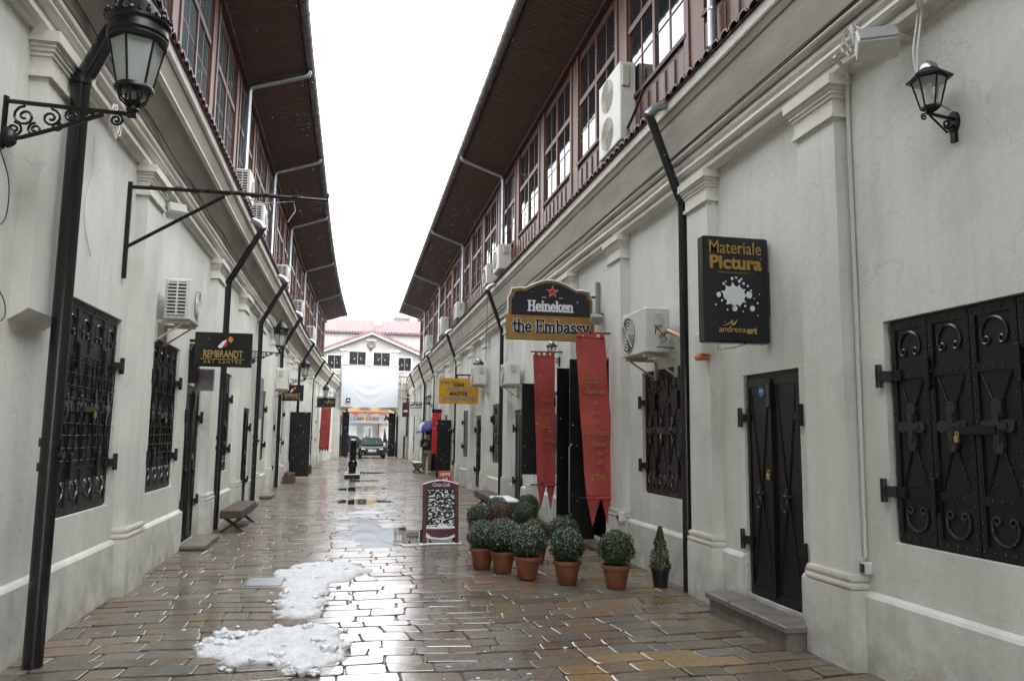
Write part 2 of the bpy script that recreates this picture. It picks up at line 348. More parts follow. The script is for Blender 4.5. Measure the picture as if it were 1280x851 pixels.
def piece(name, mesh, parent, loc, scale=None, rot=None, world=True):
    o = bpy.data.objects.new(name, mesh); COL.objects.link(o); o.parent = parent
    l = Vector(loc)-(off(parent) if world else Vector((0, 0, 0)))
    o.location = l
    if scale: o.scale = scale
    if rot: o.rotation_euler = rot
    return o
def mesh_only(mb, name, m, smooth=False):
    o = mb.build(name, m, None, smooth); me = o.data; bpy.data.objects.remove(o); return me

def text(body, size, m, parent, loc, depth=.003, align='CENTER', bold=0, sx=1, shear=0, rotz=0, name='lettering', space=1, roty=0, fit=None):
    cu = bpy.data.curves.new('lettering', 'FONT'); cu.body = body; cu.size = size; cu.align_x = align; cu.align_y = 'CENTER'
    cu.extrude = depth; cu.offset = bold; cu.shear = shear; cu.space_character = space; cu.resolution_u = 3
    t = bpy.data.objects.new('lettering_tmp', cu); COL.objects.link(t)
    me = bpy.data.meshes.new_from_object(t.evaluated_get(bpy.context.evaluated_depsgraph_get()))
    bpy.data.objects.remove(t); bpy.data.curves.remove(cu)
    me.materials.clear(); me.materials.append(MAT[m])
    if fit:
        xs_ = [v.co.x for v in me.vertices]; sx = fit/(max(xs_)-min(xs_))
    o = bpy.data.objects.new(name, me); COL.objects.link(o); o.parent = parent
    o.location = Vector(loc)-off(parent); o.rotation_euler = (PI/2, roty, rotz); o.scale = (sx, 1, 1)
    return o

# slab-serif strokes for the pub sign
GL = {
 't': (.62, [[(.3, 1.38), (.3, .2), (.42, .05), (.62, .12)], [(.05, 1), (.62, 1)]]),
 'h': (.95, [[(.2, 1.5), (.2, 0)], [(.2, .72), (.42, .98), (.62, .98), (.74, .8), (.74, 0)], [(.04, 0), (.36, 0)], [(.58, 0), (.92, 0)], [(.05, 1.5), (.2, 1.5)]]),
 'e': (.85, [[(.12, .52), (.74, .52), (.7, .82), (.44, 1), (.2, .86), (.1, .5), (.2, .15), (.46, 0), (.76, .16)]]),
 'E': (1.1, [[(.22, 1.5), (.22, 0)], [(.05, 1.5), (.95, 1.5), (.95, 1.25)], [(.05, 0), (.98, 0), (.98, .28)], [(.22, .78), (.68, .78)], [(.68, .92), (.68, .64)]]),
 'm': (1.45, [[(.2, 1), (.2, 0)], [(.2, .75), (.4, .98), (.56, .98), (.68, .8), (.68, 0)], [(.68, .75), (.88, .98), (1.04, .98), (1.18, .8), (1.18, 0)], [(.04, 0), (.36, 0)], [(.54, 0), (.82, 0)], [(1.02, 0), (1.36, 0)], [(.05, 1), (.2, 1)]]),
 'b': (.95, [[(.2, 1.5), (.2, 0)], [(.2, .8), (.45, 1), (.7, .88), (.8, .5), (.7, .12), (.45, 0), (.2, .15)], [(.04, 1.5), (.2, 1.5)]]),
 'a': (.9, [[(.16, .85), (.42, 1), (.64, .85), (.66, .2), (.84, 0)], [(.66, .6), (.3, .52), (.12, .28), (.3, 0), (.66, .2)]]),
 's': (.75, [[(.62, .8), (.4, 1), (.14, .84), (.2, .6), (.54, .44), (.64, .2), (.4, 0), (.1, .2)]]),
 'y': (.9, [[(.12, 1), (.45, .1)], [(.8, 1), (.45, .1), (.34, -.3), (.12, -.42)], [(0, 1), (.3, 1)], [(.62, 1), (.92, 1)]]),
 'H': (1.25, [[(.25, 1.5), (.25, 0)], [(.95, 1.5), (.95, 0)], [(.25, .8), (.95, .8)], [(.05, 1.5), (.45, 1.5)], [(.75, 1.5), (1.15, 1.5)], [(.05, 0), (.45, 0)], [(.75, 0), (1.15, 0)]]),
 'i': (.5, [[(.24, 1), (.24, 0)], [(.06, 0), (.42, 0)], [(.06, 1), (.24, 1)], [(.24, 1.32), (.24, 1.5)]]),
 'n': (.95, [[(.2, 1), (.2, 0)], [(.2, .72), (.42, .98), (.62, .98), (.74, .8), (.74, 0)], [(.04, 0), (.36, 0)], [(.58, 0), (.92, 0)], [(.05, 1), (.2, 1)]]),
 'k': (.95, [[(.2, 1.5), (.2, 0)], [(.72, 1), (.22, .42)], [(.4, .6), (.76, 0)], [(.04, 0), (.36, 0)], [(.6, 0), (.92, 0)], [(.58, 1), (.88, 1)], [(.05, 1.5), (.2, 1.5)]]),
 ' ': (.5, [])}
def slab(body, size, w, m, parent, loc, rotz=0, depth=.004, name='lettering', tilt=0):
    tot = sum(GL[c][0] for c in body); mb = MB(); x = -tot/2*size
    for c in body:
        for st in GL[c][1]:
            for (a, b), (c_, d) in zip(st[:-1], st[1:]):
                p = Vector((a, b)); q = Vector((c_, d)); t = (q-p).normalized(); nn = Vector((-t.y, t.x))*w
                if abs(t.y) < .2 and abs(t.x) > .9: nn *= .75
                p2 = p-t*w*.6; q2 = q+t*w*.6
                pts = [(x+k.x*size, k.y*size+tilt*(x+k.x*size)) for k in (p2+nn, q2+nn, q2-nn, p2-nn)]
                mb.poly(pts, 0, -depth-rnd(0, .0006), lambda a, b, t: (a, t, b))
        x += GL[c][0]*size
    o = mb.build(name, m, parent, world=False); o.location = Vector(loc)-off(parent); o.rotation_euler = (0, 0, rotz); return o

# ------------------------------------------------------------------ the two facades: (u along the alley, d out of the wall, z up)
def clamp(x, a, b): return max(a, min(b, x))
def bR(u): return .3*(max(0, u-42)/14)**2
def bL(u): return .03*clamp((14-u)/5, 0, 1)+.45*(max(0, u-24)/22)**2*(1 if u < 56 else 1)
def PR(u, d, z): return (3.62-d+bR(u), u, z)
def PL(u, d, z): return (-2.32+d+bL(u), u, z)
class Side: pass
RS = Side(); RS.P = PR; RS.sg = -1; RS.edge = .29; RS.eave = 1.17; RS.glass = 'glass'
LS = Side(); LS.P = PL; LS.sg = 1; LS.edge = .43; LS.eave = 1.19; LS.glass = 'glass_blue'
RS.b = thing('gallery_building', 'long cream building with wooden upper storey on the side of the pub entrance', 'building', (5.5, 25, 0))
LS.b = thing('gallery_building', 'long cream building with wooden upper storey on the side of the overhead bracket', 'building', (-4.5, 25, 0))

RS.wins = [(3.3, 4.78), (8.0, 9.45), (13.2, 14.65), (19.0, 20.5), (24.6, 26.1), (30.2, 31.5), (35.6, 37.0), (41.0, 42.4), (46.6, 48.0)]
RS.doors = [(5.86, 6.80, .2, 2.2), (10.72, 12.28, .1, 2.76), (16.65, 17.5, .1, 2.2), (22.3, 23.25, .1, 2.2), (27.6, 28.5, .1, 2.2), (33.0, 33.9, .1, 2.2), (38.4, 39.3, .1, 2.2), (43.9, 44.8, .1, 2.2)]
RS.pils = [2.62, 5.33, 7.50, 10.18, 12.68, 15.35, 18.1, 21.3, 23.9, 26.85, 29.35, 32.25, 34.75, 37.7, 40.1, 43.1, 45.6, 49, 52]
RS.wz = (.92, 2.43)
LS.wins = [(6.80, 8.27), (9.62, 11.02), (14.66, 15.7), (20.6, 21.85), (26.2, 27.4), (31.0, 32.3), (36.5, 37.8), (42.0, 43.2), (47, 48.2)]
LS.doors = [(11.62, 12.7, .05, 2.27), (17.3, 18.6, .05, 2.15), (23.3, 24.3, .05, 2.2), (28.4, 29.3, .05, 2.2), (34.0, 34.9, .05, 2.2), (39.4, 40.3, .05, 2.2), (45, 45.9, .05, 2.2)]
LS.pils = [3.0, 6.02, 8.76, 13.2, 16.4, 19.6, 22.5, 25.2, 28.15, 30.3, 33.1, 35.7, 38.6, 41.2, 44.1, 46.5, 49.5, 52]
LS.wz = (.9, 2.7)
RS.uend = 55.6; LS.uend = 55.6; RS.upend = 43.5; LS.upend = 45.5
U_START = -5.0
OD = .13
def build_wall(S):
    ops = [(a, b, *S.wz) for a, b in S.wins]+[tuple(d) for d in S.doors]
    br = {U_START, S.uend}
    for o in ops: br |= {o[0], o[1]}
    u = U_START
    while u < S.uend: br.add(round(u, 3)); u += 1.5
    br = sorted(br); mb = MB(S.P)
    for a, b in zip(br[:-1], br[1:]):
        m = (a+b)/2; z = 0; holes = sorted((o[2], o[3]) for o in ops if o[0] < m < o[1])
        for h0, h1 in holes:
            if h0 > z: mb.quad((a, 0, z), (b, 0, z), (b, 0, h0), (a, 0, h0))
            z = h1
        mb.quad((a, 0, z), (b, 0, z), (b, 0, 4.5), (a, 0, 4.5))
    for a, b, z0, z1 in ops:
        for k in range(4):
            c = [(a, z0), (b, z0), (b, z1), (a, z1)]; p, q = c[k], c[(k+1) % 4]
            mb.quad((p[0], 0, p[1]), (q[0], 0, q[1]), (q[0], -OD, q[1]), (p[0], -OD, p[1]))
    mb.build('wall', 'plaster', S.b)
    # solid back of the building, its near-black colour standing in for unlit rooms
    bk = MB(S.P); bk.sweep([(-.55, -.1), (-.55, 8.3), (-6, 8.3), (-6, -.1)], U_START, S.upend, 3); bk.build('inner_wall', 'unlit_interior', S.b)
    bk = MB(S.P); bk.box(U_START, U_START+.05, -.54, .6, 0, 8); bk.build('end_wall', 'plaster', S.b)
    bk = MB(S.P); bk.sweep([(-.55, -.1), (-.55, 5.3), (-4, 5.3), (-4, -.1)], S.upend+.02, S.uend, 2); bk.build('inner_wall', 'unlit_interior', S.b)
    # plinth between doors
    segs = []; u = U_START; cuts = sorted([(d[0]-.02, d[1]+.02) for d in S.doors])
    for c0, c1 in cuts+[(S.uend, 0)]:
        segs.append((u, c0)); u = c1
    for a, b in segs:
        if b-a > .05: MB(S.P).sweep([(-.02, 0), (.045, 0), (.045, .515), (.03, .535), (.004, .553), (-.02, .555)], a, b, 1).build('plinth', 'plaster', S.b)
    # cornice: bed mouldings, cove, fascia
    e = S.edge
    MB(S.P).sweep([(-.05, 4.36), (.035, 4.36), (.05, 4.40), (.085, 4.42), (.085, 4.49), (.125, 4.51), (.135, 4.55), (.12, 4.58), (.15, 4.60), (.15, 4.64), (.1, 4.66), (-.05, 4.66)], U_START, S.uend, 1).build('bed_moulding', 'trim_plaster', S.b)
    if S is RS:
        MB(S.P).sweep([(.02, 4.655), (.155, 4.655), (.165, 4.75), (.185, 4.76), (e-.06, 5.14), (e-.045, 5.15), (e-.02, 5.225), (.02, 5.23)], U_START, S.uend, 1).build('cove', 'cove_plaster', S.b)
    else:
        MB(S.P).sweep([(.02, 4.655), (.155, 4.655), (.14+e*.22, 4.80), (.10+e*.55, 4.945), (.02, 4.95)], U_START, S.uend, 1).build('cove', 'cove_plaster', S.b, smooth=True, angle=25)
        MB(S.P).sweep([(.02, 4.946), (.13+e*.52, 4.946), (.145+e*.55, 4.965), (.145+e*.55, 4.99), (.12+e*.55, 5.005), (.02, 5.005)], U_START, S.uend, 1).build('cornice_moulding', 'trim_plaster', S.b)
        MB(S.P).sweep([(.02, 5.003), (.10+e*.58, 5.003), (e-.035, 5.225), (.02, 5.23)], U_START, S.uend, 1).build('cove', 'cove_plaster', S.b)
    MB(S.P).sweep([(.0, 5.226), (e-.01, 5.226), (e, 5.24), (e, 5.345), (.0, 5.35)], U_START, S.uend, 1).build('fascia', 'trim_plaster', S.b)

def pilaster(S, u, hung=None):
    w = .25 if S is RS else .31
    z0 = .56 if not hung else hung
    mb = MB(S.P)
    if hung:
        mb.box(u-w, u+w, -.01, .12, hung+.0, 4.2)
        mb.poly([(-.01, hung-.001), (.12, hung-.001), (-.01, hung-.09)], u-w, u+w, lambda a, b, t: (t, a, b))
    else:
        mb.box(u-w, u+w, -.01, .12, .5, 4.2)
        mb.box(u-w-.035, u+w+.035, -.01, .155, 0, .552)
    p = mb.build('pilaster', 'plaster', S.b)
    if not hung:
        bm = MB(S.P)
        for z, g in ((.58, .03), (.635, .02)):
            for k in range(5):
                a0, a1 = PI*k/5-PI/2, PI*(k+1)/5-PI/2; h = .026
                bm.box(u-w-g*math.cos((a0+a1)/2)-.006, u+w+g*math.cos((a0+a1)/2)+.006, -.008, .126+g*math.cos((a0+a1)/2), z+h*math.sin(a0), z+h*math.sin(a1)-.0001)
        bm.build('base_moulding', 'trim_plaster', p)
    c = MB(S.P)
    c.box(u-w-.03, u+w+.03, -.008, .15, 4.04, 4.07); c.box(u-w-.012, u+w+.012, -.008, .132, 4.0701, 4.16)
    for k in range(4): c.box(u-w-.014-.013*k, u+w+.014+.013*k, -.008, .134+.013*k, 4.1601+k*.03, 4.19+k*.03)
    c.box(u-w-.075, u+w+.075, -.008, .195, 4.2801, 4.357)
    c.build('capital', 'trim_plaster', p)

def spiral(cx, cz, r0, r1, a0, turns, n, sg=1): return [(cx+(r0+(r1-r0)*i/n)*math.cos(a0+sg*2*PI*turns*i/n), cz+(r0+(r1-r0)*i/n)*math.sin(a0+sg*2*PI*turns*i/n)) for i in range(n+1)]
def c_scroll(cx, cz, R, up=1):
    arc = [(cx+R*math.cos(a), cz+up*R*math.sin(a)) for a in [PI*(-.12)+PI*1.24*i/12 for i in range(13)]]
    r = R*.32
    def curl(side):
        ex = cx+side*R*math.cos(PI*.12); ez = cz-up*R*math.sin(PI*.12)
        c_ = (ex-side*r, ez)
        pts = []
        for i in range(1, 11):
            a = 2*PI*1.05*i/10; rr = r*(1-.62*i/10)
            pts.append((c_[0]+side*rr*math.cos(a), c_[1]-up*rr*math.sin(a)))
        return pts
    return list(reversed(curl(1)))+arc+curl(-1)
def clover(cx, cz, r):
    pts = []
    for k in range(4):
        a = PI/2*k; tip = r*(1.25 if k % 2 else .95)
        ca, sa = math.cos(a), math.sin(a)
        for t, wd_ in ((tip*.8, -.30*r), (tip, -.17*r), (tip*1.02, 0), (tip, .17*r), (tip*.8, .30*r)):
            pts.append((cx+ca*t-sa*wd_, cz+sa*t+ca*wd_))
        b = a+PI/4; pts.append((cx+math.cos(b)*r*.36, cz+math.sin(b)*r*.36))
    return pts

SHIFT = .034
def shutter(S, u0, u1, z0, z1, n, det, m='iron', m2=None, lattice=False, cast=0):
    Q = lambda u, d, z: S.P(u, d+(SHIFT if d < -.001 else 0), z)
    H = z1-z0; h1, h2 = z0+.225*H, z0+.745*H
    fr = MB(Q); t = .03
    for a, b, c, d in ((u0, u0+t, z0, z1), (u1-t, u1, z0, z1), (u0+t, u1-t, z0, z0+t), (u0+t, u1-t, z1-t, z1)): fr.box(a, b, -.125, -.092, c, d)
    root = fr.build('window_shutter', m, S.b)
    w = (u1-u0-2*t)/n
    piv = MB(Q)
    for i in range(n):
        a = u0+t+i*w+.004; b = a+w-.008; mm = m2 if (m2 and i < n/2) else m
        lf = MB(Q); lf.box(a, b, -.10, -.075, z0+.012, z1-.012)
        s = .042 if det else .05
        for (p, q, r_, s_) in ((a, a+s, z0+.02, z1-.02), (b-s, b, z0+.02, z1-.02)): lf.box(p, q, -.076, -.062, r_, s_)
        for zc in (z0+.045, h1, h2, z1-.045): lf.box(a+s, b-s, -.076, -.0635, zc-.028, zc+.028)
        lf.build('leaf', mm, root)
        uc = (a+b)/2; zc = (z0+z1)/2+.02
        if det >= 1:
            for sx in (-1, 1):
                for (zz, c_) in ((h2-.03, zc+.1), (h1+.03, zc-.12)):
                    MB(Q).tube([(uc+sx*(w/2-.06), -.072, zz), (uc+sx*.012, -.068, c_)], .006, 4).build('brace', m, root)
            cl = MB(Q); cl.poly(clover(uc, zc, .125), -.074, -.052, lambda a_, b_, t_: (a_, t_, b_))
            cl.poly(clover(uc, zc, .075), -.0525, -.043, lambda a_, b_, t_: (a_, t_, b_))
            cl.build('clover_plate', 'iron_highlight' if det > 1 else m, root)
            R = min(w*.27, (h1-z0)*.30)
            for cz, up in (((h2+z1)/2, 1), ((h1+z0)/2+.02, -1)):
                pts = c_scroll(uc, cz, R, up)
                sc_ = MB(Q); sc_.tube([(p[0], -.068, p[1]) for p in pts], .0085, 5); sc_.build('scroll', 'iron_highlight', root, smooth=True)
        if det >= 2:
            for zz in [z0+.045+(H-.09)*k/17 for k in range(18)]:
                for uu in (a+s*.5, b-s*.5): piv.lathe([(.009, -.063), (.007, -.056), (.002, -.053)], (0, 0, 0), 6) if False else piv.box(uu-.007, uu+.007, -.063, -.0545, zz-.007, zz+.007, bev=.003)
            for zz in (z0+.045, h1, h2, z1-.045):
                for k in (.3, .5, .7): piv.box(a+w*k-.007, a+w*k+.007, -.064, -.056, zz-.007, zz+.007, bev=.003)
            for k in range(1, 6):
                for zz in (zc+.14+(h2-zc-.2)*k/6, zc-.16-(zc-.2-h1)*k/6):
                    for sx in (-1, 1): piv.box(uc+sx*w*.2-.006, uc+sx*w*.2+.006, -.076, -.068, zz-.006, zz+.006, bev=.003)
    if det >= 2: piv.build('rivets', 'iron_highlight', root, kind='stuff')
    if lattice:
        la = MB(Q); k = 0
        zz = z0+.1
        for i in range(9):
            zz = h1+.05+(h2-h1-.1)*i/8; la.tube([(u0+.05, -.05, zz), (u1-.05, -.05, zz+rnd(-.01, .01))], .0045, 4)
        for i in range(9):
            uu = u0+.1+(u1-u0-.2)*i/8; la.tube([(uu, -.045, h1), (uu+rnd(-.05, .05), -.045, h2)], .0055, 4)
        la.build('bar_lattice', 'iron', root)
    if det >= 1:
        um = (u0+u1)/2
        lb = MB(Q); lb.box(um-w*.5, um+w*.42, -.055, -.032, (z0+z1)/2-.03, (z0+z1)/2+.02); lb.build('lock_bar', m, root)
        pl = MB(Q); q = um+w*.3; zl = (z0+z1)/2-.06
        pl.box(q-.016, q+.016, -.04, -.015, zl-.02, zl+.022, bev=.004); pl.tube([(q-.01, -.028, zl+.02), (q-.01, -.028, zl+.045), (q+.01, -.028, zl+.045), (q+.01, -.028, zl+.02)], .004, 5)
        pl.build('padlock', 'brass', root)
        for uu in (um-w, um+w):
            for zz in (h1, h2):
                b_ = MB(Q); b_.box(uu-.02, uu+.02, -.062, -.035, zz-.11, zz+.11, bev=.006); b_.build('leaf_hinge', m, root)
    for uu, dr in ((u0, -1), (u1, 1)):
        for zz in (h1, h2):
            hg = MB(Q)
            hg.poly([(uu-dr*.13, -.061), (uu-dr*.13, -.046), (uu-dr*.045, -.042), (uu-dr*.014, .034), (uu+dr*.05, .034), (uu+dr*.05, .002), (uu-dr*.004, .002), (uu-dr*.02, -.061)], zz-.036, zz+.036, lambda a_, b_, t_: (a_, b_, t_))
            hg.tube([(uu+dr*.045, .022, zz-.075), (uu+dr*.045, .022, zz+.085)], .021, 8)
            hg.build('hinge', m, root)
    return root

def iron_door(S, u0, u1, z0, z1, det, n=2, m='iron'):
    Q = lambda u, d, z: S.P(u, d+(SHIFT+.012 if d < -.001 else 0), z)
    t = .03; H = z1-z0
    fr = MB(Q)
    for a, b, c, d in ((u0, u0+t, z0, z1), (u1-t, u1, z0, z1), (u0+t, u1-t, z1-t, z1)): fr.box(a, b, -.125, -.085, c, d)
    root = fr.build('door', m, S.b)
    w = (u1-u0-2*t)/n; piv = MB(Q)
    for i in range(n):
        a = u0+t+i*w+.003; b = a+w-.006; uc = (a+b)/2
        lf = MB(Q); lf.box(a, b, -.10, -.072, z0+.012, z1-t-.004)
        for (p, q, r_, s_) in ((a, a+.04, z0+.02, z1-.05), (b-.04, b, z0+.02, z1-.05), (a+.04, b-.04, z0+.02, z0+.09), (a+.04, b-.04, z1-.12, z1-.05)): lf.box(p, q, -.073, -.061, r_, s_)
        lf.build('leaf', m, root)
        if det:
            zc = z0+H*.46
            for sx in (-1, 1):
                for zz in (z1-.13, z0+.12): MB(Q).tube([(uc+sx*(w/2-.06), -.07, zz), (uc+sx*.015, -.066, zc+(.05 if zz > zc else -.05))], .0085, 4).build('brace', m, root)
            kn = MB(Q); kn.poly(clover(uc, zc, .055), -.071, -.045, lambda a_, b_, t_: (a_, t_, b_))
            kn.tube([(uc+.05*math.cos(q), -.035, zc-.06+.065*math.sin(q)) for q in [2*PI*k/14 for k in range(14)]], .008, 5, closed=True)
            kn.build('ring_knocker', 'iron_highlight', root, smooth=True)
            for k in range(18):
                zz = z0+.06+(H-.14)*k/17
                for uu in (a+.02, b-.02): piv.box(uu-.006, uu+.006, -.062, -.054, zz-.006, zz+.006, bev=.003)
            for k in range(9):
                zz = z0+.2+(H-.4)*k/8
                for sx in (-1, 1): piv.box(uc+sx*w*.22-.006, uc+sx*w*.22+.006, -.073, -.065, zz-.006, zz+.006, bev=.003)
    if det:
        piv.build('rivets', 'iron_highlight', root, kind='stuff')
        um = (u0+u1)/2
        lt = MB(Q); lt.box(um-.022, um+.022, -.06, -.04, z0+.05, z1-.06); lt.build('meeting_strap', m, root)
        lt = MB(Q); lt.box(um-.028, um+.028, -.04, -.02, z1-.32, z1-.10, bev=.008); lt.build('bolt', 'iron_highlight', root)
        pl = MB(Q); zl = z0+H*.54
        pl.box(um-.005, um+.04, -.035, -.012, zl-.03, zl+.02, bev=.005); pl.tube([(um, -.022, zl+.018), (um, -.022, zl+.055), (um+.03, -.022, zl+.055), (um+.03, -.022, zl+.018)], .005, 5)
        pl.build('padlock', 'brass', root)
    for uu, dr in ((u0, -1), (u1, 1)):
        for zz in (z0+H*.24, z0+H*.80):
            hg = MB(Q)
            hg.poly([(uu-dr*.10, -.060), (uu-dr*.10, -.046), (uu-dr*.045, -.042), (uu-dr*.014, .034), (uu+dr*.05, .034), (uu+dr*.05, .002), (uu-dr*.004, .002), (uu-dr*.02, -.060)], zz-.036, zz+.036, lambda a_, b_, t_: (a_, b_, t_))
            hg.tube([(uu+dr*.045, .022, zz-.085), (uu+dr*.045, .022, zz+.095)], .021, 8)
            hg.build('hinge', m, root)
    return root

def downpipe(S, u, base=.0, r=.05, near=False, d=.12, lean=0):
    el = 4.2; e = S.edge
    mb = MB(S.P)
    L = lambda z: u+lean*(z/4.2)
    mb.tube([(L(base), d, base+.01), (L(2), d, 2.0), (L(el), d, el), (L(el)+.005, d+.03, el+.05), (L(el)+.01, e+.18, 5.12), (L(el)+.01, e+.21, 5.18)], r, 10)
    p = mb.build('downpipe', 'pipe_black', S.b, smooth=True)
    for z in (1.35, 1.52): MB(S.P).tube([(L(z), d, z-.03), (L(z), d, z+.03)], r*1.22, 10).build('pipe_collar', 'pipe_black', p, smooth=True)
    MB(S.P).tube([(L(1.42), d+.03, 1.43), (L(1.42), d+.09, 1.43)], .03, 8).build('clean_out_cap', 'pipe_black', p, smooth=True)
    MB(S.P).tube([(L(el), d, el-.04), (L(el), d, el+.01)], r*1.15, 10).build('pipe_collar', 'pipe_black', p, smooth=True)
    s = MB(S.P)
    s.tube([(u+.01, e-.05, 5.36), (u+.01, e+.16, 5.26), (u+.01, e+.23, 5.17)], [r*1.0, r*1.1, r*1.15], 10)
    s.build('outlet_spout', 'zinc', p, smooth=True)

WP = 2.36
def upper(S, u_first, zincs, nbays, near_n):
    e = S.edge; ev = S.eave; P = S.P; D = .12
    ue = S.upend
    # backing wall with window holes
    bays = [u_first+WP*k for k in range(nbays)]
    PW = .25
    ZS, ZT, ZM = 6.02, 7.86, 7.08
    mb = MB(P); br = [U_START]
    for b in bays: br += [b-PW, b+PW]
    br = [x for x in br if U_START <= x < ue]+[ue]; br = sorted(set(br))
    wins = [(a+PW, a+WP-PW) for a in bays if a+WP-PW < ue]
    for a, b in zip(br[:-1], br[1:]):
        m = (a+b)/2
        if any(w0 < m < w1 for w0, w1 in wins):
            mb.quad((a, D, 5.35), (b, D, 5.35), (b, D, ZS), (a, D, ZS)); mb.quad((a, D, ZT), (b, D, ZT), (b, D, 8.1), (a, D, 8.1))
        else: mb.quad((a, D, 5.35), (b, D, 5.35), (b, D, 8.1), (a, D, 8.1))
    mb.quad((ue, D, 5.3), (ue, -.6, 5.3), (ue, -.6, 8.2), (ue, D, 8.2))
    mb.build('wooden_wall', 'wood', S.b)
    for a in bays:
        if a-PW > ue: continue
        p = MB(P); p.box(a-PW, a-PW+.11, D-.02, D+.035, 5.4, 8.06); p.box(a+PW-.11, a+PW, D-.02, D+.035, 5.4, 8.06); p.box(a-PW+.11, a+PW-.11, D-.01, D+.015, 5.4, 8.06)
        p.build('timber_post', 'wood', S.b)
    pane_me = mesh_only(MB().box(-.5, .5, -.003, .003, -.5, .5), 'pane', S.glass)
    rot = (0, 0, PI/2)
    panel_me = mesh_only(MB().box(-.085, .085, -.012, .012, -.21, .21, bev=.008), 'panel', 'wood')
    for i, (w0, w1) in enumerate(wins):
        near = i < near_n
        f = MB(P); t = .045; dd0, dd1 = D-.06, D+.004
        f.box(w0, w0+t, dd0, dd1, ZS+.05, ZT-.06); f.box(w1-t, w1, dd0, dd1, ZS+.05, ZT-.06); f.box(w0, w1, dd0, dd1, ZT-.06, ZT); f.box(w0, w1, dd0, dd1+.01, ZM-.045, ZM+.045)
        wm = (w0+w1)/2; f.box(wm-.036, wm+.036, dd0, dd1+.015, ZS+.05, ZM-.045); f.box(wm-.036, wm+.036, dd0, dd1+.014, ZM+.045, ZT-.06)
        cols = []
        for a, b in ((w0+t, wm-.036), (wm+.036, w1-t)):
            c = (a+b)/2; f.box(c-.014, c+.014, dd0+.02, dd1-.004, ZS+.05, ZM-.045); f.box(c-.014, c+.014, dd0+.02, dd1-.004, ZM+.045, ZT-.06)
            cols += [(a, c-.014), (c+.014, b)]
        zmid = (ZS+ZM)/2
        for a, b in cols: f.box(a, b, dd0+.022, dd1-.006, zmid-.009, zmid+.009)
        wn = f.build('window', 'frame_wood', S.b)
        sl_ = MB(P); sl_.box(w0-.04, w1+.04, D-.07, D+.045, ZS+.0, ZS+.0499); sl_.build('sill', 'wood_dark', wn)
        if near:
            for a, b in cols:
                for z0, z1 in ((ZS+.05, zmid-.009), (zmid+.009, ZM-.045), (ZM+.045, ZT-.06)):
                    x = P((a+b)/2, D-.012, (z0+z1)/2)
                    piece('pane', pane_me, wn, x, (b-a, 1, z1-z0), (0, rnd(-.006, .006), PI/2+rnd(-.008, .008)))
        else:
            g = MB(P); g.box(w0+t, w1-t, D-.033, D-.027, ZS+.05, ZT-.06); g.build('pane', S.glass, wn)
        wa = MB(P); wa.box(w0, w1, D-.01, D+.012, 5.42, ZS-.0005); wa = wa.build('wainscot', 'wood_dark', S.b)
        k = 7
        for j in range(k):
            uu = w0+.1+(w1-w0-.2)*j/(k-1); x = P(uu, D+.018, 5.72)
            if near or i < near_n+3: piece('panel', panel_me, wa, x, None, (0, 0, PI/2))
    # roof tile strip at the foot of the wooden wall
    ts = MB(P); ts.sweep([(e-.03, 5.352), (e+.02, 5.352), (e+.02, 5.368), (D+.0, 5.44), (D, 5.36)], U_START, S.uend, 1); ts = ts.build('tile_strip', 'tile_roof', S.b)
    n = 8; vs = []; L_ = e+.055-D
    tm = MB()
    prof = []
    for k in range(n+1):
        a = PI*k/n; prof.append((.085*math.cos(a), .06*math.sin(a)))
    inner = [(x*.78, z*.72) for x, z in reversed(prof)]
    ring = prof+inner
    N = len(ring); vv = [(0, x, z) for x, z in ring]+[(L_, x*.85, z*.9+.075) for x, z in ring]
    tm.add(vv, [tuple(range(N)), tuple(range(N, 2*N))]+[(j, (j+1) % N, N+(j+1) % N, N+j) for j in range(N)])
    tile_me = mesh_only(tm, 'roof_tile', 'tile_roof', True)
    u = 2.0
    while u < S.uend-.1:
        x = P(u, e+.055, 5.352+rnd(-.006, .006))
        o = piece('roof_tile', tile_me, ts, x, (S.sg*-1*(1+rnd(-.05, .05)), 1, rnd(.9, 1.1)), (0, rnd(-.03, .03), rnd(-.04, .04)))
        u += .19+rnd(-.008, .008)
        if u > 45: u += .05
    # soffit of boards, eave fascia, gutter, roof
    ZE = 8.40
    bd = MB(P); u = U_START
    while u < ue:
        q = rnd(0, .004); bd.add([(u, D-.05, 8.05+q), (u+.112, D-.05, 8.05+q), (u+.112, ev-.02, ZE-.03+q), (u, ev-.02, ZE-.03+q), (u, D-.05, 8.075), (u+.112, D-.05, 8.075), (u+.112, ev-.02, ZE), (u, ev-.02, ZE)],
               [(0, 1, 2, 3), (4, 5, 6, 7), (0, 1, 5, 4), (1, 2, 6, 5), (2, 3, 7, 6), (3, 0, 4, 7)])
        u += .12
    bd.build('soffit_boards', 'soffit_wood', S.b, kind='stuff')
    MB(P).sweep([(D+.0, 7.95), (D+.09, 7.95), (D+.09, 8.03), (D+.06, 8.07), (D, 8.07)], U_START, ue, 1).build('soffit_moulding', 'wood_dark', S.b)
    MB(P).sweep([(ev-.02, 8.35), (ev+.02, 8.35), (ev+.02, 8.48), (ev-.02, 8.48)], U_START, ue+.02, 1).build('eave_board', 'wood_dark', S.b)
    MB(P).sweep([(-5, 10.7), (ev+.07, 8.50), (ev+.07, 8.54), (-5, 10.8)], U_START, ue+.15, 1.5).build('roof', 'tile_roof', S.b)
    MB(P).sweep([(D-.2, 8.08), (D, 8.08), (ev-.025, 8.405), (ev-.025, 8.47), (-5, 10.66), (-5, 8.1)], U_START, ue, 3).build('roof_timber', 'wood_dark', S.b)
    g = MB(P); pr = []
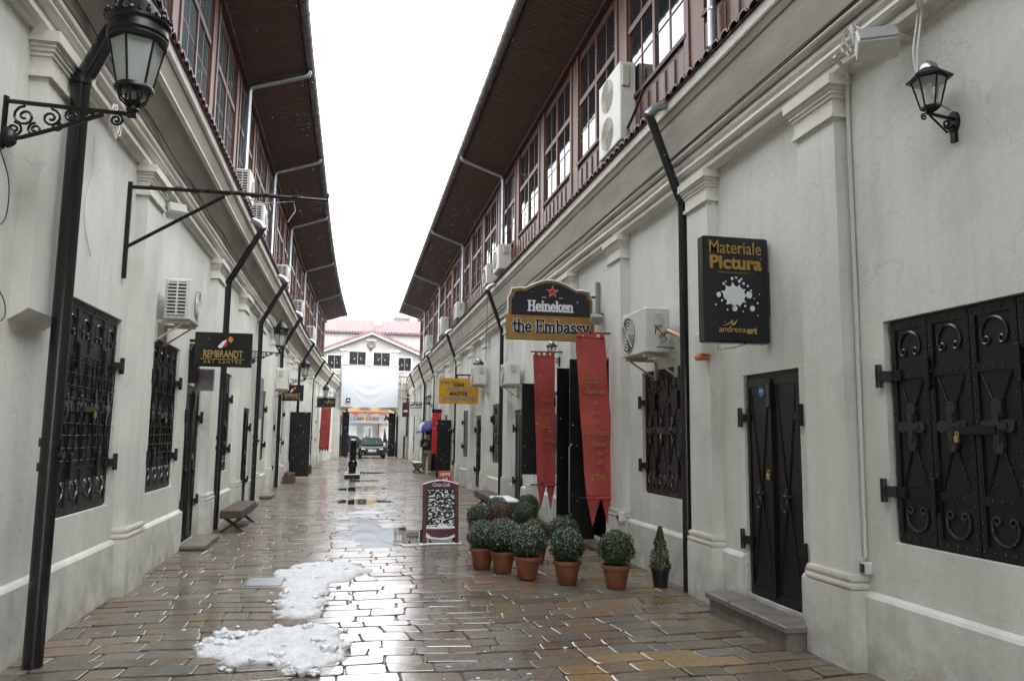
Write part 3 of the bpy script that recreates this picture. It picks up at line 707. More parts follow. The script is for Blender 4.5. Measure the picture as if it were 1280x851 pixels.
    for k in range(9):
        a = PI+PI*k/8; pr.append((ev+.095+.09*math.cos(a), 8.45+.09*math.sin(a)))
    pr2 = [(ev+.095+(d-ev-.095)*.9, 8.45+(z-8.45)*.9) for d, z in reversed(pr)]
    g.sweep(pr+pr2, U_START, ue+.05, 1); gt = g.build('gutter', 'zinc_dull', S.b, smooth=True)
    gr = MB(P); u = U_START+.2
    while u < ue:
        pr3 = [(ev+.095+(d-ev-.095)*1.1, 8.45+(z-8.45)*1.1) for d, z in pr]
        gr.sweep(pr3+[pr[-1]]+list(reversed(pr[1:-1]))+[pr[0]], u, u+.03, 1); u += .42
    gr.build('gutter_clips', 'zinc_dull', gt, kind='stuff')
    for uz in zincs:
        z = MB(P); z.tube([(uz, ev+.085, 8.37), (uz, ev+.07, 8.29), (uz, ev-.04, 8.24), (uz, D+.15, 7.95), (uz, D+.10, 7.85), (uz, D+.10, 5.5), (uz, D+.14, 5.46)], .048, 10)
        zz = z.build('zinc_downpipe', 'zinc', S.b, smooth=True)
        for q in (5.9, 6.7, 7.5): MB(P).tube([(uz, D+.10, q-.012), (uz, D+.10, q+.012)], .053, 10).build('pipe_collar', 'zinc', zz, smooth=True)

for S in (RS, LS): build_wall(S)
for u in RS.pils: pilaster(RS, u)
for i, u in enumerate(LS.pils): pilaster(LS, u, 2.42 if i == 1 else None)
for i, (a, b) in enumerate(RS.wins):
    if i == 2: continue
    shutter(RS, a, b, *RS.wz, 4 if i < 3 else 2, 2 if i < 2 else (1 if i < 4 else 0), m2='iron_red' if i == 1 else None)
for i, (a, b) in enumerate(LS.wins):
    shutter(LS, a, b, *LS.wz, 4 if i < 3 else 2, 2 if i < 2 else (1 if i < 3 else 0), m='iron_grey' if i < 3 else 'iron', lattice=i < 3)
for i, d in enumerate(RS.doors):
    if i != 1: iron_door(RS, *d, det=i < 1 or i == 3)
for i, d in enumerate(LS.doors): iron_door(LS, *d, det=i < 2, n=1 if i > 1 else 2, m='iron_grey' if i == 0 else 'iron')
for i, u in enumerate((7.86, 18.6, 27.2, 34.7, 39.7, 45.9)): downpipe(RS, u, d=.12)
for i, u in enumerate((6.06, 13.95, 18.9, 24.5, 31.6, 39, 46.4)): downpipe(LS, u, r=.066 if i == 0 else .052, d=.21 if i == 0 else .12, lean=0)
upper(RS, 5.06-WP, (6.85, 18.2, 25.3, 32.5, 39.6), 18, 8)
upper(LS, 11.36-4*WP, (14.4, 19.2, 24.4, 31.0, 38), 19, 8)

# ------------------------------------------------------------------ the ground
MB().quad((-400, -400, -.09), (400, -400, -.09), (400, 700, -.09), (-400, 700, -.09)).build('ground', 'ground', None, kind='structure')
MB().box(-40, 40, 57.6, 72.5, -.085, -.022).build('road', 'asphalt', None, kind='structure')
pav = MB().box(-2.9, 4.2, -5, 57.6, -.085, -.014).build('alley_pavement', 'mortar', None, kind='structure')

PUD = [(.42, 12.9, .62, 1.7), (.25, 14.6, .5, 1.0), (.95, 12.9, .5, 1.1), (.2, 19.5, .8, .8), (.35, 24, .7, 1.4), (.3, 28.3, .6, .9), (.7, 34, .9, 1.2)]
def dip(x, y):
    s = 0
    for (px, py, rx, ry) in PUD:
        q = ((x-px)/rx)**2+((y-py)/ry)**2
        s = max(s, 1-q)
    return clamp(s*2.2, 0, 1)*.017
stones = []
def stone_col(x, y):
    k = random.random()
    base = [(.172, .138, .10), (.148, .124, .096), (.186, .15, .106), (.155, .136, .113), (.175, .126, .086)][int(rnd(0, 5))]
    if k < .055 and not (-.5 < x < 1.4): base = (.185, .125, .065)
    elif k < .14: base = (.14, .108, .07)
    elif k < .26: base = (.16, .15, .13)
    s = rnd(.82, 1.18)
    return tuple(c*s for c in base)
y = -4.0; row = 0
while y < 57.4:
    hgt = random.choice((.19, .23, .26, .29, .33, .22)) if y < 30 else random.choice((.25, .3, .36))
    xl = -2.42+bL(y)+.02; xr = 3.66+bR(y); x = xl-rnd(0, .3); sl2 = .035
    skew = lambda xx: (xx-.6)*sl2+.05*math.sin(xx*.9+row*.2)*0
    while x < xr:
        w = rnd(.20, .46) if random.random() < .80 else (rnd(.14, .22) if random.random() < .5 else rnd(.5, .7))
        a, b = max(x, xl), min(x+w, xr)
        if b-a > .06:
            stones.append((a, b, y, hgt, row))
        x += w
    y += hgt; row += 1
yel = [(2.18, 5.47), (2.05, 5.75), (2.45, 5.6), (1.75, 5.3)]
def warp(p):
    x, y = p                                     # courses wander, no line is dead straight
    return (x+.035*math.sin(2.3*y+.8*x)+.02*math.sin(5.1*y), y+.045*math.sin(1.25*x+.45*y)+.022*math.sin(3.3*x-.9*y)+.012*math.sin(7*x+2*y))
def stone_geo(a, b, y0, h):
    g = .0035; bev = rnd(.003, .008); j = .018
    sk = lambda xx: (xx-.6)*.035
    c = [(a+g+rnd(-j, j)*.3, y0+g+sk(a)+rnd(0, j)), (b-g+rnd(-j, j)*.3, y0+g+sk(b)+rnd(0, j)), (b-g+rnd(-j, j)*.3, y0+h-g+sk(b)-rnd(0, j)), (a+g+rnd(-j, j)*.3, y0+h-g+sk(a)-rnd(0, j))]
    m = ((a+b)/2, y0+h/2+sk((a+b)/2))
    zt = rnd(-.004, .006)-dip(*m); tx, ty = rnd(-.012, .012), rnd(-.012, .012)
    tz = lambda p: zt+(p[0]-m[0])*tx+(p[1]-m[1])*ty
    c = [warp(p) for p in c]; m = warp(m)
    # eight-sided outline so the corners are worn round
    out = []
    for k in range(4):
        p, q, r = Vector(c[k]), Vector(c[(k+1) % 4]), Vector(c[k-1])
        cut = rnd(.006, .022)
        out += [p+(r-p).normalized()*cut, p+(q-p).normalized()*cut]
    inn = [(o+(Vector(m)-o).normalized()*bev*1.6) for o in out]
    vs = [(o.x, o.y, -.06) for o in out]+[(o.x, o.y, tz(o)-bev*.8) for o in out]+[(o.x, o.y, tz(o)) for o in inn]
    fs = [(k, (k+1) % 8, 8+(k+1) % 8, 8+k) for k in range(8)]+[(8+k, 8+(k+1) % 8, 16+(k+1) % 8, 16+k) for k in range(8)]+[tuple(range(16, 24))]
    return vs, fs, m
def stone_obj(name, vs, fs, cols, kind=None):
    me = bpy.data.meshes.new(name); me.from_pydata(vs, [], fs)
    at = me.attributes.new('stone', 'FLOAT_COLOR', 'POINT'); at.data.foreach_set('color', [k for c in cols for k in (*c, 1)])
    me.materials.append(MAT['paving_stone'])
    o = bpy.data.objects.new(name, me); COL.objects.link(o); o.parent = pav
    if kind: o['kind'] = kind
    return o
vis = [s for s in stones if s[2] > 4.75]; near = set(id(s) for s in vis[:300])
AV, AF, AC = [], [], []
for s in stones:
    vs, fs, m = stone_geo(*s[:4]); c = stone_col(*m)
    if any(abs(m[0]-p[0]) < .3 and abs(m[1]-p[1]) < .14 for p in yel): c = (.27, .19, .09)
    if id(s) in near:
        stone_obj('paving_stone', vs, fs, [c]*len(vs))
    else:
        k = len(AV); AV += vs; AF += [tuple(i+k for i in f) for f in fs]; AC += [c]*len(vs)
stone_obj('paving_stones', AV, AF, AC, 'stuff')
# meltwater lying in the dips
for i, (px, py, rx, ry) in enumerate(PUD):
    n = 28; ring = [(px+1.05*rx*math.cos(2*PI*k/n), py+1.05*ry*math.sin(2*PI*k/n), -.0078+.0011*i*(i < 3)) for k in range(n)]
    o = MB().add(ring, [tuple(range(n))]).build('puddle', 'water', None, kind='structure')

# ------------------------------------------------------------------ snow heaps
def heap(name, blobs, label, hmax, seed, chunks):
    x0 = min(b[0]-b[2] for b in blobs); x1 = max(b[0]+b[2] for b in blobs); y0 = min(b[1]-b[3] for b in blobs); y1 = max(b[1]+b[3] for b in blobs)
    st = .02; nx = int((x1-x0)/st)+2; ny = int((y1-y0)/st)+2
    def H(x, y):
        s = 0
        for b in blobs:
            q = math.sqrt(((x-b[0])/b[2])**2+((y-b[1])/b[3])**2); s = max(s, (1-q)*b[4])
        v = Vector((x*3.2, y*3.2, seed)); edge = .28*noise.noise(v)+.16*noise.noise(v*3.1)
        s2 = s+edge*(.9 if s < .5 else .5)
        if s <= 0 or s2 <= .05: return 0
        lum = .55*abs(noise.noise(Vector((x*9, y*9, seed+5))))+.4*abs(noise.noise(Vector((x*19, y*19, seed+9))))+.12*noise.noise(Vector((x*40, y*40, seed)))
        return hmax*(min(1, (s2-.05)*2.2)**.6*.55+lum*min(1, (s2-.05)*4))
    g = {}; vs = []; fs = []
    hh = [[H(x0+i*st, y0+j*st) for j in range(ny)] for i in range(nx)]
    def vid(i, j):
        if (i, j) not in g: g[(i, j)] = len(vs); vs.append((x0+i*st+rnd(-.004, .004), y0+j*st+rnd(-.004, .004), hh[i][j]+(.004 if hh[i][j] > 0 else -.008)))
        return g[(i, j)]
    for i in range(nx-1):
        for j in range(ny-1):
            if max(hh[i][j], hh[i+1][j], hh[i][j+1], hh[i+1][j+1]) > 0: fs.append((vid(i, j), vid(i+1, j), vid(i+1, j+1), vid(i, j+1)))
    r = thing(name, label, 'snow', (blobs[0][0], blobs[0][1], 0))
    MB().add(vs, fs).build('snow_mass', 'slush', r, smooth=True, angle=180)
    for (cx, cy, cr) in chunks:
        MB().blob((cx, cy, cr*.55+H(cx, cy)*.8), cr*.9, 3, .9, (1.15, 1.0, .6)).build('snow_lump', 'snow', r, smooth=True, angle=180)
random.seed(21)
ch1 = [(-1.0, 6.42, .045), (-.93, 6.56, .06), (-.82, 6.5, .05), (-.9, 6.33, .04), (-1.05, 6.28, .035), (-.7, 6.6, .035), (-.35, 5.62, .045), (-.27, 5.6, .06), (-.2, 5.58, .04), (-.12, 6.05, .05), (.0, 6.2, .045), (-.55, 6.9, .035), (-.3, 6.75, .04), (-.2, 6.35, .045), (-.45, 6.0, .035)]
ch1 += [(rnd(-1.0, 0), rnd(5.75, 7.1), rnd(.012, .024)) for _ in range(14)]
heap('snow_heap', [(-.62, 6.38, .46, .52, .9), (-.28, 6.1, .33, .42, .8), (-.33, 6.6, .34, .42, .7), (-.85, 6.4, .26, .3, 1)], 'lumpy heap of old snow nearest the viewer on the wet paving', .052, 3, ch1)
ch2 = [(rnd(-.75, .05), rnd(7.4, 10.0), rnd(.012, .03)) for _ in range(22)]
heap('snow_heap', [(-.32, 9.55, .52, .75, 1), (-.1, 9.7, .4, .6, .8), (-.42, 8.7, .30, .75, .8), (-.42, 7.95, .24, .5, .6), (-.42, 7.45, .24, .22, .5)], 'long narrow heap of snow trailing beside the ribbed drain cover', .04, 11, ch2)
heap('snow_heap', [(.35, 16.6, .5, .35, .8)], 'thin strip of slush lying across the puddle further down the alley', .03, 17, [])
bits = MB()
for _ in range(80):
    y_ = 5.2+rnd(0, 1)**1.6*16; x_ = rnd(-1.3, 2.3); r_ = rnd(.004, .012)
    bits.blob((x_, y_, r_*.3), r_, 1, .3, (rnd(1, 2.2), 1, .6))
bits.build('scattered_snow', 'snow', None, smooth=True, kind='stuff')
tag(bpy.data.objects['scattered_snow'], 'small crumbs of snow scattered over the wet stones', 'snow')
dc = thing('drain_cover', 'flat ribbed pale drain cover at the edge of the snow', 'drain cover', (-.87, 8.95, 0))
mb = MB(); mb.box(-1.08, -.66, 8.72, 9.22, -.01, .012, bev=.004); mb.build('plate', 'zinc', dc)
for k in range(9):
    yy = 8.76+k*.052; MB().box(-1.06, -.68, yy, yy+.024, .0115, .024, bev=.005).build('rib', 'zinc', dc)

# stone doorsteps
def step_block(name, S, u0, u1, d1, h, label, slabs=3):
    r = thing(name, label, 'step', S.P((u0+u1)/2, d1/2, 0))
    b = MB(S.P); b.box(u0+.03, u1-.03, .05, d1-.03, -.02, h-.06, bev=.008); b.build('riser', 'step_stone', r)
    w = (u1-u0)/slabs
    for k in range(slabs):
        q = rnd(-.004, .004); s = MB(S.P); s.box(u0+k*w+.003, u0+(k+1)*w-.003, .05, d1+q, h-.0595, h+q, bev=.01); s.build('tread_slab', 'step_stone', r)
step_block('doorstep', RS, 5.6, 7.0, .34, .19, 'two-tier stone doorstep below the tall padlocked door nearest the viewer')
step_block('doorstep', RS, 10.7, 12.4, .2, .08, 'low stone doorstep under the pub entrance behind the banners')
step_block('doorstep', LS, 11.5, 12.75, .38, .075, 'thin slab doorstep under the narrow grey door past the second barred window', 2)
step_block('doorstep', LS, 20.2, 21.2, .40, .09, 'thin stone step against the wall beyond the plank bench', 1)
step_block('doorstep', LS, 17.2, 18.7, .30, .08, 'stone doorstep at the black door right behind the plank bench', 2)

# ------------------------------------------------------------------ air conditioners
def ac_unit(S, u0, u1, d0, d1, z0, z1, label, fans=1, bracket=True, louvre_near=False, det=True):
    r = thing('air_conditioner', label, 'air conditioner', S.P((u0+u1)/2, 0, z0), 'air conditioners hung along the alley')
    b = MB(S.P); b.box(u0, u1, d0, d1, z0, z1, bev=.015); cs = b.build('casing', 'white_plastic', r)
    if det:
        um = u0+(u1-u0)*.62
        for k in range(fans):
            zc = z0+(z1-z0)*(k+.5)/fans; R = min((z1-z0)/fans*.42, (um-u0)*.45) if fans == 1 else min((z1-z0)/fans*.42, (u1-u0)*.36)
            uc = (u0+um)/2 if fans == 1 else u0+(u1-u0)*.42
            uc = u1-(uc-u0)                                    # fan at the far end of the front
            g = MB(S.P); N = 20
            g.add([(uc+R*math.cos(2*PI*i/N), d1+.003, zc+R*math.sin(2*PI*i/N)) for i in range(N)], [tuple(range(N))]); g.build('fan_opening', 'louvre_dark' if fans == 1 else 'cream_plastic', r)
            gr = MB(S.P)
            for q in (.98, .8, .62, .44, .26): gr.tube([(uc+R*q*math.cos(2*PI*i/N), d1+.012, zc+R*q*math.sin(2*PI*i/N)) for i in range(N)], .005, 4, closed=True)
            for i in range(8): gr.tube([(uc, d1+.014, zc), (uc+R*math.cos(PI/4*i), d1+.014, zc+R*math.sin(PI/4*i))], .004, 4)
            gr.build('fan_grille', 'white_plastic' if fans == 1 else 'cream_plastic', r)
        if louvre_near:                                        # slatted side that faces the viewer
            n = 10; lb = MB(S.P); lb.box(u0-.004, u0+.002, d0+.035, d1-.05, z0+.05, z1-.04); lb.build('louvre_back', 'louvre_dark', r)
            for k in range(n):
                zz = z0+.06+(z1-z0-.12)*k/(n-1); s = MB(S.P); s.box(u0-.02, u0-.0045, d0+.03, d1-.045, zz-.008, zz+.008); s.build('louvre_slat', 'white_plastic', r)
            s = MB(S.P); s.box(u0-.022, u0-.0045, (d0+d1)/2-.012, (d0+d1)/2+.006, z0+.05, z1-.04); s.build('louvre_post', 'white_plastic', r)
        else:
            s = MB(S.P); s.box(u0-.03, u0+.002, d0+.10, d0+.20, z1-.24*(z1-z0)-.09, z1-.06, bev=.008); s.build('valve_cover', 'cream_plastic', r)
            s = MB(S.P); s.box(u0-.002, u0+.002, d0+.06, d0+.10, z0+.12, z0+.18); s.build('data_label', 'letter_pale', r)
    if bracket:
        for uu in (u0+.12*(u1-u0), u1-.12*(u1-u0)):
            k = MB(S.P); k.box(uu-.018, uu+.018, -.005, d1-.02, z0-.04, z0-.002); k.box(uu-.018, uu+.018, -.002, .03, z0-.26, z0-.0401)
            k.tube([(uu, .02, z0-.24), (uu, d1-.08, z0-.04)], .012, 5); k.build('wall_bracket', 'cream_plastic', r)
    return r
AC = lambda *a, **k: ac_unit(*a, **k)
a1 = AC(RS, 8.25, 9.05, .12, .42, 2.56, 3.08, 'white air conditioner above the reddish iron shutters')
hose = MB(RS.P)
hose.tube([(8.22, .25, 2.75), (8.12, .2, 2.80), (8.05, .1, 2.74), (8.0, .05, 2.6), (8.0, .03, 2.48)], .028, 7); hose.build('insulated_hose', 'copper_foil', a1, smooth=True)
hose = MB(RS.P); hose.tube([(8.24, .3, 2.78), (8.15, .33, 2.84), (8.1, .22, 2.7), (8.2, .3, 2.62), (8.06, .15, 2.6)], .008, 5); hose.build('refrigerant_pipe', 'cable_black', a1, smooth=True)
a2 = AC(RS, 9.25, 10.15, .126, .35, 5.45, 6.53, 'tall white twin-fan air conditioner standing on the tiled ledge', fans=2, bracket=False)
hose = MB(RS.P); hose.tube([(9.24, .25, 5.62), (9.1, .30, 5.55), (8.95, .26, 5.7), (8.8, .2, 5.95)], .02, 6); hose.build('refrigerant_pipe', 'cable_black', a2, smooth=True)
AC(RS, 16.5, 17.25, .1, .40, 2.72, 3.20, 'white air conditioner beyond the pub, beside the second black downpipe')
AC(RS, 20.9, 21.65, .1, .42, 3.0, 3.52, 'white air conditioner on a dark bracket above the yellow sign', louvre_near=False)
AC(RS, 17.4, 18.15, .14, .45, 5.46, 6.05, 'white air conditioner on the ledge just past the second zinc pipe', bracket=False)
AC(RS, 19.2, 19.9, .14, .42, 5.46, 5.98, 'small white air conditioner on the ledge, second of the close pair over the pub', bracket=False)
AC(RS, 25.2, 25.9, .14, .42, 5.46, 6.0, 'white air conditioner on the ledge above the yellow sign', bracket=False)
AC(RS, 29.6, 30.5, .14, .44, 5.46, 6.15, 'white air conditioner on the ledge, next beyond the third downpipe', bracket=False)
AC(RS, 35.6, 36.6, .14, .46, 5.46, 6.2, 'grey-white air conditioner on the ledge close to the end of the wooden storey', bracket=False)
AC(LS, 9.5, 10.15, .1, .38, 2.90, 3.38, 'white air conditioner with slatted side above the second barred window', louvre_near=True)
AC(LS, 13.3, 13.85, .22, .47, 5.50, 6.02, 'white slatted air conditioner on the left ledge, nearer of the pair by the zinc pipe', bracket=False, louvre_near=True)
AC(LS, 15.3, 15.9, .22, .48, 5.50, 6.02, 'white slatted air conditioner on the left ledge, farther of the pair by the zinc pipe', bracket=False, louvre_near=True)
AC(LS, 20.8, 21.5, .2, .5, 5.48, 6.0, 'small white air conditioner on the left ledge over the second lantern', bracket=False, louvre_near=True)
AC(LS, 26.6, 27.4, .2, .52, 5.48, 6.05, 'white air conditioner on the left ledge where the eave starts to curve', bracket=False, louvre_near=True)
AC(LS, 33.0, 33.9, .2, .52, 5.48, 6.05, 'white air conditioner on the left ledge, farthest down the alley', bracket=False, louvre_near=True)
AC(LS, 22.9, 23.5, .12, .45, 2.85, 3.45, 'white wall unit above the farther hanging art shop sign', det=True)

# ------------------------------------------------------------------ lamps
def lantern(S, u, arm, z, sc_, label, detail=True):
    """ornate black lantern on a scrolled arm; z = height of the arm"""
    r = thing('street_lantern', label, 'lantern', S.P(u, 0, z), 'ornate black lanterns')
    a = MB(S.P); k = sc_
    a.tube([(u, 0, z+.02), (u, arm, z)], .018*k, 6)
    a.tube([(u, arm-.03, z), (u, arm+.03, z)], .03*k, 8)
    a.tube([(u, .0, z-.30*k), (u, .12, z-.26*k), (u, .3*arm/.8, z-.18*k), (u, .52*arm/.8, z-.07*k), (u, .62*arm/.8, z-.015)], .017*k, 6)
    ar = a.build('arm', 'iron', r, smooth=True)
    if detail:
        for cx, cz, rr, sg in ((.13, -.09, .085, 1), (.29, -.085, .075, -1), (.42, -.055, .05, 1), (.53, -.035, .035, -1), (.07, -.2, .06, -1), (.20, -.19, .055, 1), (.33, -.15, .04, -1), (.70, -.055, .052, -1)):
            pts = spiral(cx*arm/.8, z+cz*k, rr*k, .012*k, PI/2, 1.6, 18, sg); MB(S.P).tube([(u, p[0], p[1]) for p in pts], .011*k, 5).build('scroll', 'iron', ar, smooth=True)
    MB(S.P).tube([(u, .0, z-.36*k), (u, 0.001, z+.05)], .03*k, 6).build('wall_bar', 'iron', ar, smooth=True)
    MB(S.P).blob((u, .04, z-.27*k), .065*k, 2, .2, (.7, 1, 1.3)).build('foot_leaf', 'iron', ar, smooth=True)
    c = S.P(u, arm, z); N = 8
    m = MB()
    m.lathe([(.02, 0), (.045, .03), (.03, .06), (.05, .09)], c, 8)
    for i in range(N):
        q = 2*PI*i/N; m.tube([(c[0]+.04*k*math.cos(q), c[1]+.04*k*math.sin(q), c[2]+.07*k), (c[0]+.10*k*math.cos(q), c[1]+.10*k*math.sin(q), c[2]+.12*k), (c[0]+.125*k*math.cos(q), c[1]+.125*k*math.sin(q), c[2]+.2*k)], .009*k, 5)
    m.lathe([(.135*k, .19*k), (.15*k, .20*k), (.15*k, .22*k), (.14*k, .235*k)], c, 16)
    m.build('basket', 'iron', r, smooth=True)
    nb = 6
    for i in range(nb):
        q0, q1 = 2*PI*i/nb+.35, 2*PI*(i+1)/nb+.35
        pa = [(c[0]+R*k*math.cos(q), c[1]+R*k*math.sin(q), c[2]+h*k) for q, R, h in ((q0, .13, .235), (q1, .13, .235), (q1, .205, .60), (q0, .205, .60))]
        g = MB(); pb = [((p[0]-c[0])*.96+c[0], (p[1]-c[1])*.96+c[1], p[2]) for p in pa]
        g.add(pa+pb, [(0, 1, 2, 3), (4, 5, 6, 7), (0, 1, 5, 4), (1, 2, 6, 5), (2, 3, 7, 6), (3, 0, 4, 7)]); g.build('pane', 'glass_milk', r)
        g = MB(); g.tube([pa[0], pa[3]], .010*k, 5); g.build('glazing_bar', 'iron', r)
    t = MB(); t.lathe([(.20*k, .585*k), (.225*k, .59*k), (.235*k, .62*k), (.222*k, .64*k), (.235*k, .66*k), (.225*k, .73*k), (.25*k, .75*k), (.25*k, .775*k), (.2*k, .80*k), (.12*k, .93*k), (.05*k, .98*k), (.03*k, 1.06*k), (.008*k, 1.12*k)], c, 18)
    t.build('hood', 'iron', r, smooth=True)
    if detail:
        n = 12; f = MB()
        for i in range(n):
            q = 2*PI*i/n; R = .245*k; b = (c[0]+R*math.cos(q), c[1]+R*math.sin(q), c[2]+.77*k)
            f.blob((b[0], b[1], b[2]+.025*k), .022*k, 1, .1); f.blob((b[0], b[1], b[2]+.06*k), .014*k, 1, .1)
            q2 = q+PI/n; f.blob((c[0]+R*math.cos(q2), c[1]+R*math.sin(q2), b[2]+.015*k), .02*k, 1, .1)
        f.build('crown_finials', 'iron', r, smooth=True, kind='stuff')
    return r
lantern(LS, 5.38, .77, 3.70, .83, 'large ornate black lantern with milky panes near the top corner, on a scrolled arm')
lantern(LS, 18.4, .62, 3.43, .72, 'second black lantern on the left wall, above the farther art shop sign')
lantern(LS, 27.5, .62, 3.43, .70, 'third black lantern down the left wall')
lantern(LS, 41.0, .62, 3.43, .70, 'farthest black lantern, over the dull red banner', detail=False)

def wall_lamp(S, u, z, k, label, det=True):
    r = thing('wall_lamp', label, 'wall lamp', S.P(u, 0, z), 'small black wall lamps')
    p = MB(S.P); N = 14
    p.add([(u+.045*k*math.cos(2*PI*i/N), q, z+.07*k*math.sin(2*PI*i/N)) for q in (0, .02) for i in range(N)], [tuple(range(N)), tuple(range(N, 2*N))]+[(i, (i+1) % N, N+(i+1) % N, N+i) for i in range(N)])
    p.box(u-.02*k, u+.02*k, 0, .025, z-.13*k, z-.05*k); p.build('back_plate', 'iron', r)
    a = MB(S.P); d = .17*k
    a.tube([(u, .01, z+.02*k), (u, d+.04*k, z+.045*k)], .011*k, 6)
    a.tube([(u, .02, z-.05*k), (u, .06*k, z-.07*k), (u, .12*k, z-.02*k), (u, .18*k, z+.03*k)], .007*k, 5)
    a.tube([(u, q[0], q[1]) for q in spiral(.055*k, z-.015*k, .035*k, .008*k, PI, 1.4, 12)], .007*k, 5)
    a.tube([(u, q[0], q[1]) for q in spiral(d+.05*k, z+.015*k, .022*k, .006*k, PI/2, 1.2, 10, -1)], .006*k, 5); a.build('arm', 'iron', r, smooth=True)
    c = S.P(u, d, z+.05*k); m = MB()
    m.lathe([(.02*k, 0), (.055*k, .02*k), (.06*k, .035*k)], c, 6, a0=.3); m.build('base', 'iron', r)
    for i in range(6):
        q0, q1 = 2*PI*i/6+.3, 2*PI*(i+1)/6+.3
        pa = [(c[0]+R*k*math.cos(q), c[1]+R*k*math.sin(q), c[2]+h*k) for q, R, h in ((q0, .056, .035), (q1, .056, .035), (q1, .10, .21), (q0, .10, .21))]
        g = MB(); g.tube([pa[0], pa[3]], .007*k, 4); g.build('glazing_bar', 'iron', r)
        pi_ = [(c[0]+(p[0]-c[0])*.97, c[1]+(p[1]-c[1])*.97, p[2]) for p in pa]
        pj = [(c[0]+(p[0]-c[0])*.94, c[1]+(p[1]-c[1])*.94, p[2]) for p in pa]
        g = MB(); g.add(pi_+pj, [(0, 1, 2, 3), (4, 5, 6, 7), (0, 1, 5, 4), (1, 2, 6, 5), (2, 3, 7, 6), (3, 0, 4, 7)]); g.build('pane', 'lamp_glass', r)
    m = MB(); m.lathe([(.098*k, .205*k), (.135*k, .21*k), (.135*k, .222*k), (.06*k, .275*k)], c, 6, a0=.3); m.build('hood', 'iron', r)
    m = MB(); m.lathe([(.06*k, .274*k), (.055*k, .30*k), (.03*k, .325*k), (.01*k, .34*k)], c, 10); m.build('cap', 'zinc', r, smooth=True)
    m = MB(); m.lathe([(.018*k, .04*k), (.018*k, .10*k), (.014*k, .12*k), (.014*k, .19*k)], c, 8); m.build('bulb', 'white_plastic', r, smooth=True)
    return r
# thin clear glass for small lamps
lg = mat('lamp_glass', (.8, .85, .85), .05); n_ = lg.node_tree.nodes; l_ = lg.node_tree.links
tr = n_.new('ShaderNodeBsdfTransparent'); ms = n_.new('ShaderNodeMixShader'); ms.inputs[0].default_value = .22
l_.new(tr.outputs[0], ms.inputs[1]); l_.new(n_['Principled BSDF'].outputs[0], ms.inputs[2]); l_.new(ms.outputs[0], n_['Material Output'].inputs[0])
wall_lamp(RS, 4.02, 3.58, 1.0, 'small black six-sided wall lamp above the nearest shutters')
wall_lamp(RS, 21.4, 3.22, 1.4, 'small black wall lamp on the bracket above the yellow sign')
wall_lamp(RS, 28.4, 3.0, 1.4, 'small black wall lamp above the open black door leaf on the yellow sign side')
wall_lamp(RS, 36.3, 3.0, 1.4, 'small black wall lamp by the white-and-black shop sign')

# ------------------------------------------------------------------ boxes, cables and conduits
sp = thing('loudspeaker', 'white box loudspeaker under the cornice near the top right corner', 'speaker', RS.P(4.4, .1, 4.25))
b = MB(); c = Vector(RS.P(4.42, .22, 4.27)); Rm = Matrix.Rotation(math.radians(-28), 3, 'Z') @ Matrix.Rotation(math.radians(-38), 3, 'X')
def rb(mb, M3, c, x0, x1, y0, y1, z0, z1, bev=.012):
    t = MB(); t.box(x0, x1, y0, y1, z0, z1, bev=bev); mb.add([tuple(c+M3 @ Vector(v)) for v in t.v], t.f)
rb(b, Rm, c, -.13, .13, -.09, .07, -.085, .085); b.build('cabinet', 'white_plastic', sp)
b = MB(); rb(b, Rm, c, -.122, .122, -.099, -.0895, -.077, .077, .006); b.build('front_grille', 'grey_plastic', sp)
b = MB(RS.P); b.tube([(4.35, 0, 4.3), (4.36, .08, 4.32), (4.38, .16, 4.29)], .02, 6); b.build('mount', 'white_plastic', sp)
sp = thing('loudspeaker', 'white box loudspeaker by the pilaster behind the overhead iron bracket', 'speaker', LS.P(9.2, .1, 4.2))
b = MB(); c = Vector(LS.P(9.25, .22, 4.1)); Rm = Matrix.Rotation(math.radians(30), 3, 'Z') @ Matrix.Rotation(math.radians(-30), 3, 'X')
rb(b, Rm, c, -.105, .105, -.075, .06, -.075, .075); b.build('cabinet', 'white_plastic', sp)
b = MB(); rb(b, Rm, c, -.097, .097, -.083, -.0745, -.067, .067, .006); b.build('front_grille', 'grey_plastic', sp)
b = MB(LS.P); b.tube([(9.3, 0, 4.17), (9.28, .14, 4.14)], .018, 6); b.build('mount', 'white_plastic', sp)

def smooth_path(P_, n=6):
    P_ = [Vector(p) for p in P_]; out = []
    for i in range(len(P_)-1):
        a, b, c, d = P_[max(i-1, 0)], P_[i], P_[i+1], P_[min(i+2, len(P_)-1)]
        for k in range(n):
            t = k/n; out.append(.5*((2*b)+(c-a)*t+(2*a-5*b+4*c-d)*t*t+(3*b-a-3*c+d)*t**3))
    return [tuple(p) for p in out]+[tuple(P_[-1])]
def conduit(name, label, S, pts, r, m='cable_white', cat='cable', n=6):
    o = MB(S.P).tube(smooth_path(pts) if len(pts) < 30 else pts, r, n).build(name, m, None, smooth=True); return tag(o, label, cat)
def wav(u0, u1, d, z, amp, n):
    return [(u0+(u1-u0)*i/n, d+rnd(0, .004), z+amp*math.sin(i*1.3)+rnd(-amp, amp)*.5) for i in range(n+1)]
conduit('conduit', 'thick cream conduit running below the cornice on the speaker side', RS, wav(1, 27, .165, 4.48, .004, 40), .03)
conduit('conduit', 'thinner upper cream conduit running along the cornice mouldings on the speaker side', RS, wav(1, 32, .185, 4.685, .006, 40), .016)
conduit('conduit', 'cream conduit running under the cornice on the bracket side', LS, wav(2, 26, .165, 4.47, .006, 40), .014)
conduit('cable', 'black cable sagging along the cornice on the speaker side', RS, [(1+i*.5, .19+rnd(0, .01), 4.72+.02*math.sin(i*1.1)) for i in range(40)], .009, 'cable_black')
